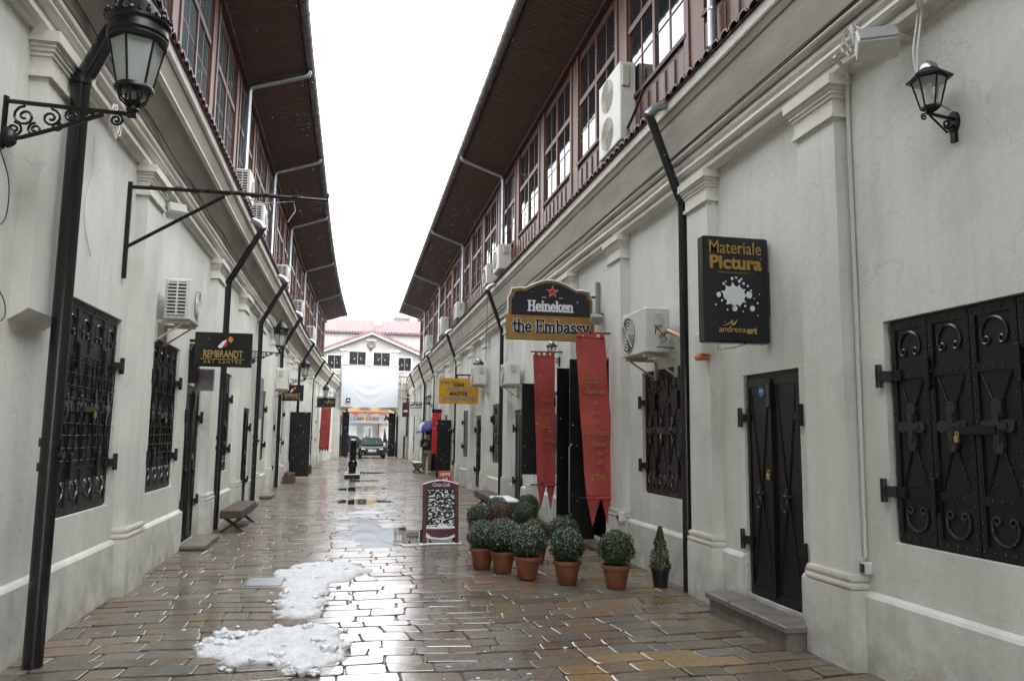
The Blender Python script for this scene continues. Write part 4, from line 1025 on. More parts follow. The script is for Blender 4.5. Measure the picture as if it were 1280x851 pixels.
conduit('cable', 'black cable sagging along the cornice on the bracket side', LS, [(3+i*.5, .19+rnd(0, .01), 4.70+.025*math.sin(i*1.4)) for i in range(40)], .007, 'cable_black')
conduit('conduit', 'white conduit running down beside the nearest pilaster to the sockets', RS, [(4.92, .20, 4.44), (4.97, .06, 4.33), (5.03, .025, 4.15), (5.04, .02, 2.6), (5.055, .02, .78)], .016)
o = thing('socket_box', 'twin grey socket box at the foot of the white conduit', 'socket', RS.P(5.05, .05, .70))
MB(RS.P).box(5.0, 5.06, .0, .06, .67, .75, bev=.006).build('box', 'white_plastic', o)
MB(RS.P).box(5.061, 5.12, .0, .055, .672, .748, bev=.006).build('box', 'grey_plastic', o)
MB(RS.P).box(5.012, 5.05, .0602, .068, .68, .74, bev=.003).build('flap', 'louvre_dark', o)
conduit('cable', 'pair of white cables dropping to the small wall lamp', RS, [(4.12, .14, 4.6), (4.13, .10, 4.4), (4.125, .15, 4.1), (4.10, .17, 3.9), (4.03, .12, 3.72), (4.02, .03, 3.66)], .008)
conduit('cable', 'second white cable hanging beside the first above the small wall lamp', RS, [(4.16, .14, 4.6), (4.165, .10, 4.4), (4.155, .16, 4.1), (4.11, .175, 3.91)], .007)
coil = []
for i in range(90):
    a = i*.55; R = .07+.03*math.sin(i*.9); coil.append((4.72+R*math.cos(a), .20+.02*math.sin(i*.37), 4.46+R*1.1*math.sin(a)))
conduit('cable_coil', 'tangled coil of white cable hung on the conduit beside the white speaker', RS, coil, .0055, 'cable_white', 'cable coil', 4)
coil = []
for i in range(80):
    a = i*.55; R = .09+.03*math.sin(i*.8); coil.append((7.0+R*math.cos(a), .18+.02*math.sin(i*.37), 4.25+R*1.3*math.sin(a)))
conduit('cable_coil', 'tangled coil of cable on the wall behind the large lantern', LS, coil, .005, 'cable_white', 'cable coil', 4)
conduit('cable', 'thin grey cable wandering down the plaster behind the near black downpipe', LS, [(7.0, .02, 4.1), (7.05, .012, 3.8), (6.95, .01, 3.5), (7.0, .01, 3.3), (7.2, .008, 3.1)], .004, 'cable_white', n=4)
conduit('cable', 'black cable looping at the frame edge below the hung pilaster', LS, [(5.3, .02, 3.4), (5.42, .05, 3.2), (5.4, .06, 2.95), (5.25, .05, 2.8), (5.35, .05, 2.55), (5.55, .04, 2.42), (5.5, .05, 2.3), (5.2, .02, 2.25)], .004, 'cable_black')
conduit('cable', 'white cable running down the pilaster beside the reddish shutters to a socket', RS, [(9.88, .13, 4.1), (9.87, .125, 3.2), (9.88, .125, 2.2), (9.86, .13, 1.5), (9.88, .125, .62)], .006)
o = thing('socket_box', 'small white socket at the base of the pilaster right of the long red banner', 'socket', RS.P(9.88, .12, .55))
MB(RS.P).box(9.83, 9.93, .1, .19, .52, .64, bev=.008).build('box', 'white_plastic', o); MB(RS.P).box(9.85, 9.91, .1905, .196, .55, .60).build('flap', 'louvre_dark', o)
conduit('cable', 'grey cable down the wall past the second black downpipe', RS, [(18.15, .14, 4.3), (17.88, .13, 3.6), (18.15, .13, 2.9), (17.6, .03, 2.3), (17.55, .03, 2.0)], .012, 'cable_white')
conduit('cable', 'thin cable hanging from the eave down to the ledge over the pub', RS, [(19.5, 1.3, 8.2), (19.4, .9, 7.4), (19.3, .6, 6.4), (19.2, .45, 5.5), (19.5, .35, 4.9), (20.5, .2, 3.6)], .007, 'cable_black', n=4)
o = thing('alarm_siren', 'white alarm box with orange lamp underneath, behind the black downpipe', 'alarm', RS.P(7.3, .12, 2.5))
MB(RS.P).box(7.2, 7.36, .12, .23, 2.44, 2.66, bev=.012).build('housing', 'white_plastic', o); MB(RS.P).box(7.215, 7.345, .13, .25, 2.385, 2.439, bev=.015).build('beacon', 'orange_lens', o)

# overhead iron bracket
o = thing('iron_bracket', 'long black iron bracket arm reaching across the alley overhead', 'bracket', LS.P(8.15, 0, 3.1))
MB(LS.P).box(8.135, 8.165, 0, .04, 3.1, 4.08).build('wall_bar', 'iron', o)
MB(LS.P).tube([(8.15, .02, 4.03), (8.15, 1.0, 4.04), (8.15, 1.94, 4.03)], .02, 6).build('arm', 'iron', o)
MB(LS.P).tube([(8.15, .03, 3.42), (8.15, .92, 4.0)], .018, 6).build('brace', 'iron', o)
MB(LS.P).tube([(8.15, 1.93, 4.01), (8.15, 1.95, 4.10)], .014, 6).build('tip_hook', 'iron', o)
MB(LS.P).tube([(8.15, 1.6, 4.03), (8.15, 1.6, 4.11)], .01, 5).build('tip_hook', 'iron', o)
MB(LS.P).tube([(8.15+.03*math.sin(i*1.5), .2+i*.07, 4.035+.03*math.cos(i*1.5)) for i in range(22)], .007, 4).build('wound_cable', 'cable_black', o)
MB(LS.P).tube([(8.17, 1.1, 4.0), (8.17, 1.3, 3.96), (8.17, 1.6, 4.0), (8.17, 1.62, 3.9), (8.17, 1.55, 3.78)], .005, 4).build('loose_wire', 'cable_white', o)

# ------------------------------------------------------------------ signs
def board(mb, x0, x1, y0, y1, z0, z1, bev=.006): return mb.box(x0, x1, y0, y1, z0, z1, bev=bev)
# light box of the paint shop
s = thing('shop_sign', 'black light box sign with white paint splash above the tall door', 'shop sign', (3.3, 6.25, 2.44))
board(MB(), 2.97, 3.60, 6.25, 6.37, 2.44, 3.39, .012).build('light_box', 'sign_black', s)
y = 6.246
text('Materiale', .165, 'gold_print', s, (3.275, y, 3.285), bold=.001, fit=.50)
text('Pictura', .165, 'gold_print', s, (3.275, y, 3.15), bold=.006, fit=.50)
text('www.materialepictura.ro', .022, 'gold_print', s, (3.28, y, 3.065), space=1.5)
random.seed(5)
pts = []
for i in range(44):
    a = 2*PI*i/44; R = .088*(1+.28*noise.noise(Vector((math.cos(a)*2.2, math.sin(a)*2.2, 4)))+(.38*random.random() if i % 4 == 0 else 0)); pts.append((3.26+R*1.15*math.cos(a), 2.86+R*math.sin(a)))
sp_ = MB(); sp_.poly(pts, y, y-.002, lambda a, b, t: (a, t, b))
for (dx, dz, R) in ((-.15, 0, .022), (.14, .01, .03), (.17, -.11, .024), (.0, -.115, .026), (-.02, .15, .014), (.02, .16, .01), (.05, .13, .014), (.09, .11, .012), (.13, .09, .01), (-.1, .1, .012), (.1, -.09, .01), (-.12, -.05, .01), (-.18, -.09, .008), (.22, -.06, .008), (.22, -.17, .006), (.07, .15, .01), (.16, .05, .009), (-.07, -.13, .008), (.08, -.14, .007), (.24, .02, .005), (.19, -.02, .006), (-.08, .12, .007)):
    sp_.poly([(3.26+dx+R*math.cos(2*PI*i/10), 2.86+dz+R*1.1*math.sin(2*PI*i/10)) for i in range(10)], y, y-.002, lambda a, b, t: (a, t, b))
sp_.build('paint_splash', 'letter_pale', s)
text('andreea', .08, 'gold_bright', s, (3.235, y, 2.555), fit=.255); text('art', .08, 'gold_bright', s, (3.42, y, 2.55), bold=.004, fit=.10)
lg_ = MB(); lg_.poly([(3.13, 2.585), (3.2, 2.61), (3.24, 2.645), (3.235, 2.605), (3.29, 2.65), (3.26, 2.60), (3.228, 2.588), (3.225, 2.62), (3.19, 2.595)], y, y-.002, lambda a, b, t: (a, t, b)); lg_.build('wave_mark', 'gold_bright', s)
MB().tube([(3.12, 6.3, 2.44), (3.12, 6.31, 2.38), (3.3, 6.32, 2.41), (3.5, 6.33, 2.47), (3.6, 6.33, 2.5)], .007, 5).build('feed_cable', 'cable_white', s)
MB().box(3.55, 3.63, 6.28, 6.34, 2.7, 3.1).build('wall_mount', 'iron', s)

def art_sign(X0, X1, Y, z0, z1, label, k=1):
    s = thing('hanging_sign', label, 'hanging sign', ((X0+X1)/2, Y, z0), 'art centre signs on the left wall')
    board(MB(), X0, X1, Y, Y+.05, z0, z1, .005).build('panel', 'sign_black', s)
    w = X1-X0; h = z1-z0; xc = (X0+X1)/2; y = Y-.004
    text('REMBRANDT', h*.30, 'gold_bright', s, (xc, y, z0+h*.36), bold=.0015, fit=.68*w)
    text('ART CENTRE', h*.13, 'gold_bright', s, (xc, y, z0+h*.14), space=1.5, fit=.66*w)
    b = MB(); b.box(X0+w*.12, X1-w*.12, y-.002, y+.001, z0+h*.215, z0+h*.232); b.build('rule', 'gold_bright', s)
    # small jester-like figure of brush strokes
    e = MB(); e.poly([(xc-.10*w, z0+h*.58), (xc-.02*w, z0+h*.74), (xc+.05*w, z0+h*.80), (xc+.05*w, z0+h*.70), (xc-.01*w, z0+h*.58), (xc-.05*w, z0+h*.53)], y, y-.002, lambda a, b_, t: (a, t, b_)); e.build('emblem', 'letter_pale', s)
    e = MB(); e.poly([(xc-.01*w, z0+h*.60), (xc+.05*w, z0+h*.76), (xc+.075*w, z0+h*.68), (xc+.05*w, z0+h*.58)], y-.0022, y-.004, lambda a, b_, t: (a, t, b_)); e.build('emblem', 'red_paint', s)
    e = MB(); e.poly([(xc+(.12+.045*math.cos(2*PI*i/10))*w, z0+h*(.80+.09*math.sin(2*PI*i/10))) for i in range(10)], y, y-.002, lambda a, b_, t: (a, t, b_)); e.build('emblem', 'orange_paint', s)
    m = MB(); m.box(X0-.16, X0+.02, Y+.01, Y+.04, z1-.30*h, z1-.22*h); m.box(X0-.16, X0+.02, Y+.01, Y+.04, z0+.2*h, z0+.28*h); m.build('wall_mount', 'iron', s)
    return s
art_sign(-2.24, -1.46, 11.6, 2.53, 3.02, 'nearer black and gold art shop sign on the bracket side')
art_sign(-2.34+bL(25.2)+.1, -1.56, 25.2, 2.62, 3.12, 'farther, smaller-looking black and gold art shop sign on the bracket side')
s = thing('picture_panel', 'small framed picture panel hanging below the nearer black and gold sign', 'panel', (-2.1, 11.9, 2.2))
MB().box(-2.27, -2.0, 11.9, 11.93, 2.2, 2.52, bev=.004).build('frame', 'grey_plastic', s); MB().box(-2.25, -2.02, 11.894, 11.8995, 2.22, 2.50).build('print', 'poster', s)
s = thing('iron_box', 'black iron box on the wall beside the nearer art shop sign', 'box', LS.P(11.7, .1, 2.2))
MB(LS.P).box(11.62, 11.8, .0, .12, 2.3, 2.85, bev=.01).build('housing', 'iron', s); MB(LS.P).tube([(11.6, .05, 2.85), (11.55, .02, 2.75), (11.6, .03, 2.6)], .012, 5).build('hook', 'iron', s)
s = thing('wall_poster', 'tall faded poster on the wall beyond the third left downpipe', 'poster', LS.P(19.9, 0, 1.9))
MB(LS.P).box(19.3, 19.9, .125, .14, 2.0, 2.9).build('print', 'poster', s); MB(LS.P).box(19.27, 19.93, .123, .132, 1.97, 2.93).build('backing', 'grey_plastic', s)

# the pub sign
s = thing('pub_sign', 'arched black and ochre pub sign edged with snow above the red banners', 'pub sign', (2.87, 11.2, 3.04))
Ys = 11.2
def arch_top(x0, x1, zb, ins):
    w = x1-x0; xc = (x0+x1)/2
    P_ = [(x0+ins, zb), (x0+ins, zb+.26-ins*.5), (x0+.04+ins, zb+.33-ins), (x0+.05+ins, zb+.39-ins), (x0+.17, zb+.41-ins), (x0+.25, zb+.405-ins)]
    for i in range(9):
        a = i/8; P_.append((x0+.28+(w-.56)*a, zb+.42+.125*math.sin(PI*a)-ins))
    P_ += [(x1-.25, zb+.405-ins), (x1-.17, zb+.41-ins), (x1-.05-ins, zb+.39-ins), (x1-.04-ins, zb+.33-ins), (x1-ins, zb+.26-ins*.5), (x1-ins, zb)]
    return P_
fx = lambda a, b, t: (a, t, b)
RS_SL = -.035
xs0, xs1 = 2.20, 3.50
MB().poly(arch_top(xs0, xs1, 3.395, 0), Ys, Ys+.06, fx).build('arched_frame', 'sign_brown', s)
MB().poly(arch_top(xs0, xs1, 3.40, .045), Ys-.012, Ys-.0005, fx).build('arched_panel', 'sign_navy', s)
MB().box(2.17, 3.53, Ys-.01, Ys+.05, 3.03, 3.385, bev=.004).build('name_board', 'sign_ochre', s)
MB().box(2.19, 3.51, Ys-.014, Ys+.05, 3.3855, 3.3945).build('divider', 'orange_paint', s)
top = arch_top(xs0, xs1, 3.395, -.006)
MB().tube([(p[0], Ys+.02+rnd(-.01, .01), p[1]+.006+rnd(-.004, .004)) for p in top], [.012+rnd(-.003, .005) for _ in top], 6).build('snow_rim', 'snow', s, smooth=True)
y = Ys-.016
slab('Heineken', .098, .15, 'letter_pale', s, (2.84, y, 3.47), tilt=-.0)
slab('the Embassy', .122, .19, 'letter_pale', s, (2.85, Ys-.0105, 3.145))
slab('the Embassy', .122, .125, 'dark_navy_letter' if 'dark_navy_letter' in MAT else 'sign_navy', s, (2.85, Ys-.0155, 3.145))
star = [(2.87+(.105 if i % 2 == 0 else .042)*math.sin(PI*i/5), 3.765+(.105 if i % 2 == 0 else .042)*math.cos(PI*i/5)) for i in range(10)]
MB().poly(star, y, y-.004, fx).build('red_star', 'red_paint', s)
st2 = MB(); st2.tube([(a, y-.006, b) for a, b in [(2.87+(p[0]-2.87)*.86, 3.765+(p[1]-3.765)*.86) for p in star]], .004, 4, closed=True); st2.build('star_outline', 'letter_pale', s)
text('TRADE', .022, 'letter_pale', s, (2.735, y, 3.675)); text('MARK', .022, 'letter_pale', s, (3.0, y, 3.675)); text('®', .035, 'letter_pale', s, (3.26, y, 3.62))
MB().box(3.55, 3.61, 11.17, 11.25, 3.3, 3.95, bev=.006).build('mount_post', 'steel', s)
for zz in (3.33, 3.72): MB().tube([(3.48, 11.22, zz), (3.58, 11.22, zz)], .018, 6).build('mount_arm', 'iron', s)
s = thing('floodlight', 'small grey floodlight beside the arched pub sign', 'floodlight', (3.5, 11.0, 3.3))
b = MB(); Rm = Matrix.Rotation(math.radians(35), 3, 'X'); rb(b, Rm, Vector((3.50, 11.0, 3.36)), -.09, .09, -.05, .05, -.06, .06); b.build('housing', 'grey_plastic', s)
b = MB(); rb(b, Rm, Vector((3.50, 11.0, 3.36)), -.075, .075, -.045, .045, -.068, -.0605, .004); b.build('lens', 'letter_pale', s)
MB().tube([(3.5, 11.0, 3.42), (3.58, 11.02, 3.44), (3.63, 11.02, 3.42)], .012, 5).build('mount', 'iron', s)
o = wall_lamp(RS, 13.55, 2.98, .9, 'small black wall lamp just below the ochre board of the pub sign')

# yellow art shop sign
s = thing('hanging_sign', 'yellow square sign with blue and brown lettering', 'hanging sign', (3.0, 22.7, 2.53))
board(MB(), 2.42, 3.58, 22.7, 22.74, 2.53, 3.28, .005).build('panel', 'yellow_paint', s)
y = 22.694
text('la Hanul cu Tei', .08, 'dark_letter', s, (2.72, y, 3.16)); text('ALMAR', .15, 'dark_letter', s, (3.0, y, 3.085), bold=.004, fit=.35)
text('ANTIC ART', .155, 'blue_letter', s, (3.0, y, 2.955), bold=.004, fit=.74); text('MASTER', .155, 'dark_letter', s, (3.0, y, 2.815), bold=.004, fit=.54); text('CONSIGNATIE', .14, 'blue_letter', s, (3.0, y, 2.675), bold=.004, fit=.88)
MB().tube([(2.9, 22.72, 3.38), (3.62, 22.72, 3.38)], .025, 6).build('arm', 'iron', s)
for xx in (2.95, 3.3): MB().tube([(xx, 22.72, 3.27), (xx, 22.72, 3.40)], .018, 6).build('hanger', 'iron', s)
MB().tube([(p[0], 22.68, p[1]) for p in spiral(3.52, 3.22, .09, .02, 0, 1.5, 14)], .014, 5).build('scroll', 'iron', s)

# red banners on iron rods
def banner(name, label, Y, xt0, xt1, xb0, xb1, zt, zb, tip, lines, m='red_cloth', tails=2):
    s = thing(name, label, 'banner', ((xt0+xt1)/2, Y, zb), 'red banners')
    nx, nz = 14, 40; vs = []; fs = []
    def pt(a, b):
        x = (xt0+(xb0-xt0)*b)*(1-a)+(xt1+(xb1-xt1)*b)*a
        y = Y+.012*math.sin(a*7+b*3)*(.3+b)+.008*math.sin(b*17+a*2)
        return (x, y, zt+(zb-zt)*b-.006*math.sin(a*PI))
    for j in range(nz+1):
        for i in range(nx+1): vs.append(pt(i/nx, j/nz))
    for j in range(nz):
        for i in range(nx): fs.append((j*(nx+1)+i, j*(nx+1)+i+1, (j+1)*(nx+1)+i+1, (j+1)*(nx+1)+i))
    # swallow tails
    k = nz*(nx+1)
    W_ = xb1-xb0; n0 = len(vs); N = 10
    if tails:
        for t in range(tails):
            for j in range(N+1):
                q = j/N
                for i in range(5):
                    a0 = t/tails; a = a0+(i/4*(1-q)+.46*q*(1 if i or 1 else 0)+(0)*q)/tails if False else a0+((i/4)*(1-q)+.45*q)/tails
                    x = xb0+W_*a; vs.append((x+.01*q*(1 if t else -1), Y+.012*math.sin(a*7+3)*(1.3)+.02*math.sin(q*3+t)*q, zb-(zb-tip)*q*(1 if t else .95)))
            b0 = n0+t*(N+1)*5
            for j in range(N):
                for i in range(4): fs.append((b0+j*5+i, b0+j*5+i+1, b0+(j+1)*5+i+1, b0+(j+1)*5+i))
    mb = MB(); mb.add(vs, fs); cl = mb.build('cloth', m, s, smooth=True, angle=180)
    md = cl.modifiers.new('thickness', 'SOLIDIFY'); md.thickness = .004; md.offset = 1
    n = 4
    for i in range(n):
        x = xt0+(xt1-xt0)*(i+.5)/n-.01*0; w = (xt1-xt0)/n*.30
        MB().box(x-w, x+w, Y-.028, Y-.024, zt-.005, zt+.06).build('hanging_loop', m, s)
    MB().tube([(xt0-.04, Y, zt+.045), (3.60, Y, zt+.055)], .013, 6).build('top_rod', 'iron', s); MB().box(3.56, 3.60, Y-.03, Y+.03, zt-.03, zt+.13).build('rod_plate', 'iron', s)
    MB().tube([(xb0-.12, Y-.005, zb+.0), (3.60, Y-.005, zb+.01)], .014, 6).build('bottom_rod', 'iron', s); MB().box(3.56, 3.60, Y-.03, Y+.03, zb-.09, zb+.11).build('rod_plate', 'iron', s)
    cf = MB(); cf.tube([(xb0, Y-.004, zb), (xb1, Y-.004, zb)], .022, 8); cf.build('bottom_hem', m, s, smooth=True)
    for (body, size, b) in lines:
        x = (xt0+xt1)/2*(1-b)+(xb0+xb1)/2*b
        text(body, size, 'gold_print', s, (x, Y-.028, zt+(zb-zt)*b), shear=.35, sx=.8, depth=.001)
    return s
b2 = banner('banner', 'longer-looking red banner with gold handwriting, mounted on the pilaster by the socket', 10.36, 2.99, 3.42, 3.15, 3.58, 3.0, .78, .39,
       [('Galeriile', .105, .345), ('de', .10, .415), ('arta', .10, .475), ('si', .10, .53), ('antichitati', .10, .60), ('Hanul', .11, .67), ('cu', .10, .725), ('tei', .11, .78), ('ETAJ  I', .12, .875)])
bx = MB()
for x0, x1, z0, z1 in ((3.08, 3.36, 2.415, 2.42), (3.08, 3.36, 2.31, 2.315), (3.08, 3.085, 2.316, 2.414), (3.355, 3.36, 2.316, 2.414)): bx.box(x0, x1, 10.331, 10.333, z0, z1)
bx.build('printed_frame', 'gold_print', b2); text('GALERII', .075, 'gold_print', b2, (3.22, 10.332, 2.365), sx=.8, depth=.001)
banner('banner', 'red banner farther back, hanging between the open black door leaves', 12.92, 2.98, 3.36, 3.07, 3.38, 3.0, .80, .38,
       [('Galerii', .09, .35), ('de arta', .09, .43), ('Hanul', .09, .56), ('cu tei', .09, .66), ('I', .1, .78)])
s = thing('wall_box', 'black box with a snow-covered lid beside the long red banner', 'box', RS.P(10.45, .1, 1.6))
MB(RS.P).box(10.47, 10.64, .0, .14, 1.56, 1.80, bev=.01).build('housing', 'iron', s); MB(RS.P).box(10.455, 10.655, -.0, .17, 1.8005, 1.835, bev=.008).build('lid', 'zinc', s)
conduit('cable', 'white cable looping down behind the long red banner', RS, [(10.55, .05, 3.1), (10.6, .1, 2.7), (10.52, .12, 2.3), (10.62, .08, 1.9), (10.56, .05, 1.85)], .008)

# open leaves of the pub entrance and its neighbour's shutters (square to the wall)
def open_leaf(name, label, Y, X0, X1, z0, z1, skew=0, cat='door leaf', m='iron', det=True):
    s = thing(name, label, cat, ((X0+X1)/2, Y, z0), 'open iron leaves along the alley')
    f = lambda x, y, z: (x, y+(x-X1)*skew, z)
    MB(f).box(X0, X1, Y-.012, Y+.012, z0, z1).build('plate', m, s)
    w = X1-X0; fr = MB(f)
    for a, b, c, d in ((X0, X0+.045, z0, z1), (X1-.045, X1, z0, z1), (X0+.045, X1-.045, z0, z0+.06), (X0+.045, X1-.045, z1-.06, z1), (X0+.045, X1-.045, z0+(z1-z0)*.48-.025, z0+(z1-z0)*.48+.025), (X0+.045, X1-.045, z0+(z1-z0)*.75-.02, z0+(z1-z0)*.75+.02)): fr.box(a, b, Y-.024, Y-.0125, c, d)
    fr.build('strap_frame', m, s)
    if det:
        for p, q in (((X0+.06, z0+.1), (X1-.06, z0+(z1-z0)*.45)), ((X1-.06, z0+.1), (X0+.06, z0+(z1-z0)*.45))): MB(f).tube([(p[0], Y-.018, p[1]), (q[0], Y-.018, q[1])], .008, 4).build('brace', m, s)
    for zz in (z0+.2*(z1-z0), z0+.8*(z1-z0)):
        h = MB(f); xw = X1 if X1 > 1 else X0; dr = 1 if X1 > 1 else -1
        h.tube([(xw+dr*.02, Y, zz-.08), (xw+dr*.02, Y, zz+.08)], .018, 6); h.build('hinge', m, s)
    return s
open_leaf('open_shutter', 'black shutter leaf standing open behind the farther pub banner', 12.98, 2.80, 3.36, .97, 2.5, cat='shutter')
open_leaf('open_door_leaf', 'tall black entrance leaf open square to the wall between the two pub banners', 12.3, 3.24, 3.58, .1, 2.72)
open_leaf('open_door_leaf', 'tall black entrance leaf folded forward behind the long pub banner', 11.4, 3.2, 3.58, .1, 2.78)
open_leaf('open_door_leaf', 'large plain black door leaf open in front of the vertical red shop banner', 29.0, 3.05, 3.58, .06, 2.18, det=False)
open_leaf('open_door_leaf', 'dark rusty door leaf standing open on the bracket side beyond the second art sign', 29.0, -2.26+bL(29), -1.50, .1, 2.38)
open_leaf('open_door_leaf', 'narrow black leaf opened beyond the vertical red shop banner', 33.95, 3.25, 3.6, .1, 2.2, det=False)
MB(RS.P).tube([(11.33, .40, 1.5), (11.33, .44, 1.45), (11.33, .44, .5), (11.33, .40, .45)], .012, 6).build('door_pull', 'steel', RS.b, smooth=True)
d = MB(RS.P); d.box(10.74, 12.26, -.45, -.40, .1, 2.75); d.build('doorway_dark', 'iron', RS.b)  # black panel filling the doorway, its colour standing in for the unlit inside
MB(RS.P).box(13.2, 14.65, -.12, -.1, .92, 2.43).build('window_glass', 'glass', RS.b)
w = MB(RS.P)
for uu in (13.22, 13.92, 14.62): w.box(uu-.025, uu+.025, -.0995, -.06, .92, 2.43)
for zz in (.95, 1.7, 2.4): w.box(13.2, 14.65, -.0993, -.065, zz-.02, zz+.02)
w.build('window_frame', 'frame_wood', RS.b)

# far signs
s = thing('vertical_banner', 'tall narrow red shop banner with a black head behind the open door leaf', 'banner', (3.3, 31.5, .9))
MB().box(3.12, 3.48, 31.5, 31.56, .88, 2.52, bev=.006).build('panel', 'red_paint', s); MB().box(3.10, 3.50, 31.495, 31.57, 2.521, 2.66, bev=.006).build('head', 'sign_black', s)
text('artist', .16, 'white_paint', s, (3.34, 31.49, 1.6), roty=-PI/2, bold=.002); MB().poly([(3.34+.05*math.cos(2*PI*i/10), 2.1+.07*math.sin(2*PI*i/10)) for i in range(10)], 31.494, 31.49, fx).build('emblem', 'white_paint', s)
s = thing('hanging_sign', 'white sign with a black header strip near the far end', 'hanging sign', (2.88, 37, 2.5))
MB().box(2.61, 3.15, 37, 37.05, 2.49, 2.87, bev=.004).build('panel', 'white_paint', s); MB().box(2.61, 3.15, 36.995, 37.05, 2.8705, 3.07, bev=.004).build('header', 'sign_black', s)
text('pébéo', .2, 'white_paint', s, (2.88, 36.988, 2.965), bold=.005); MB().tube([(2.7, 37.02, 3.1), (3.6, 37.02, 3.1)], .015, 5).build('arm', 'iron', s)
s = thing('hanging_sign', 'dark brown sign with a pale dome shape near the far end', 'hanging sign', (2.72, 42, 2.57))
MB().box(2.54, 2.9, 42, 42.05, 2.57, 3.33, bev=.004).build('panel', 'bordeaux', s)
MB().poly([(2.72+.13*math.cos(PI*i/10), 2.83+.12*math.sin(PI*i/10)) for i in range(11)], 41.998, 41.99, fx).build('dome_mark', 'white_paint', s); MB().tube([(2.7, 42.02, 3.36), (3.6, 42.02, 3.36)], .015, 5).build('arm', 'iron', s)
s = thing('hanging_sign', 'wide black sign board above the dull red banner', 'hanging sign', (-1.4, 43, 3.0))
MB().box(-1.95, -.98, 43, 43.05, 3.05, 3.55, bev=.004).build('panel', 'sign_black', s); text('GALERIE', .17, 'gold_print', s, (-1.3, 42.99, 3.3), sx=.8); MB().tube([(-2.1, 43.02, 3.6), (-1.0, 43.02, 3.6)], .02, 5).build('arm', 'iron', s)
s = thing('cloth_banner', 'dull red cloth banner hanging at the far end on the bracket side', 'banner', (-1.45, 41, .8))
vs, fs = [], []
for j in range(21):
    for i in range(9):
        a, b = i/8, j/20; vs.append((-1.62+.50*a-.05*b, 41+.05*math.sin(a*9+b*2), 2.95-2.1*b-(.14 if j == 20 and i % 2 else 0)))
for j in range(20):
    for i in range(8): fs.append((j*9+i, j*9+i+1, (j+1)*9+i+1, (j+1)*9+i))
cl = MB().add(vs, fs).build('cloth', 'red_cloth_dull', s, smooth=True, angle=180); md = cl.modifiers.new('thickness', 'SOLIDIFY'); md.thickness = .006
MB().tube([(-1.95, 41, 2.97), (-1.08, 41, 2.97)], .018, 5).build('rod', 'iron', s)
st_ = thing('door_sticker', 'round blue sticker on the tall padlocked door nearest the viewer', 'sticker', RS.P(6.5, -.07, 2.0))
N = 16; MB(RS.P).add([(6.52+.045*math.cos(2*PI*i/N), q+.046, 2.04+.055*math.sin(2*PI*i/N)) for q in (-.0722, -.0705) for i in range(N)], [tuple(range(N)), tuple(range(N, 2*N))]+[(i, (i+1) % N, N+(i+1) % N, N+i) for i in range(N)]).build('disc', 'blue_sticker', st_)
t = text('BGS', .035, 'white_paint', st_, RS.P(6.52, -.024, 2.04), rotz=-PI/2, depth=.0006)

# ------------------------------------------------------------------ clipped bushes in pots
random.seed(33)
def leaf_ball(n, R, lf, seed, up=None):
    mb = MB(); random.seed(seed); vs = []; fs = []
    for _ in range(n):
        while True:
            v = Vector((rnd(-1, 1), rnd(-1, 1), rnd(-1, 1)))
            if .05 < v.length <= 1: break
        v.normalize(); bump_ = 1+.12*noise.noise(v*2.3+Vector((seed, 0, 0)))+.10*noise.noise(v*6+Vector((0, seed, 0)))+(.07*random.random() if random.random() < .06 else 0)
        if up is not None and (v.z+.9*noise.noise(v*4+Vector((seed, 7, 0))) < up+rnd(-.3, .3)): continue
        rr = R*bump_*(rnd(.70, 1.0)**.6 if up is None else rnd(.97, 1.03)); p = v*rr
        nrm = (v+Vector((rnd(-1, 1), rnd(-1, 1), rnd(-1, 1)))*.75).normalized()
        t = nrm.orthogonal().normalized(); t.rotate(Matrix.Rotation(rnd(0, 6.28), 3, nrm)); b = nrm.cross(t)
        L = lf*rnd(.7, 1.25); W_ = L*.55
        k = len(vs); vs += [p-t*L*.5, p+b*W_*.5+nrm*L*.06, p+t*L*.5, p-b*W_*.5+nrm*L*.06]; fs.append((k, k+1, k+2, k+3))
    mb.add([tuple(v) for v in vs], fs); return mb
def raw_mesh(mb, name, m):
    me = bpy.data.meshes.new(name); me.from_pydata(mb.v, [], mb.f); me.materials.append(MAT[m]); return me
LM = {}
for nm, m_ in (('green', 'leaf_green'), ('dark', 'leaf_dark'), ('olive', 'leaf_olive'), ('brown', 'leaf_brown')):
    LM[nm] = raw_mesh(leaf_ball(3400, .205, .026, len(nm)*3), 'crown', m_)
FR = [raw_mesh(leaf_ball(n, .207, .0135, 50+i, up=u), 'snow_dusting', 'frost') for i, (n, u) in enumerate(((1150, -.2), (750, .1), (260, .3)))]
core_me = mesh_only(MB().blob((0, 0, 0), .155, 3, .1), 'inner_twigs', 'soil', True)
pot = MB(); pot.lathe([(.095, 0), (.10, .004), (.142, .205), (.158, .21), (.162, .225), (.162, .246), (.152, .25), (.145, .245), (.138, .22)], (0, 0, 0), 24, cap=False); pot.add([(.095*math.cos(2*PI*i/24), .095*math.sin(2*PI*i/24), .002) for i in range(24)], [tuple(range(24))])
pot_me = mesh_only(pot, 'pot', 'terracotta', True); soil_me = mesh_only(MB().lathe([(.14, .215), (.05, .228)], (0, 0, 0), 16), 'soil', 'soil')
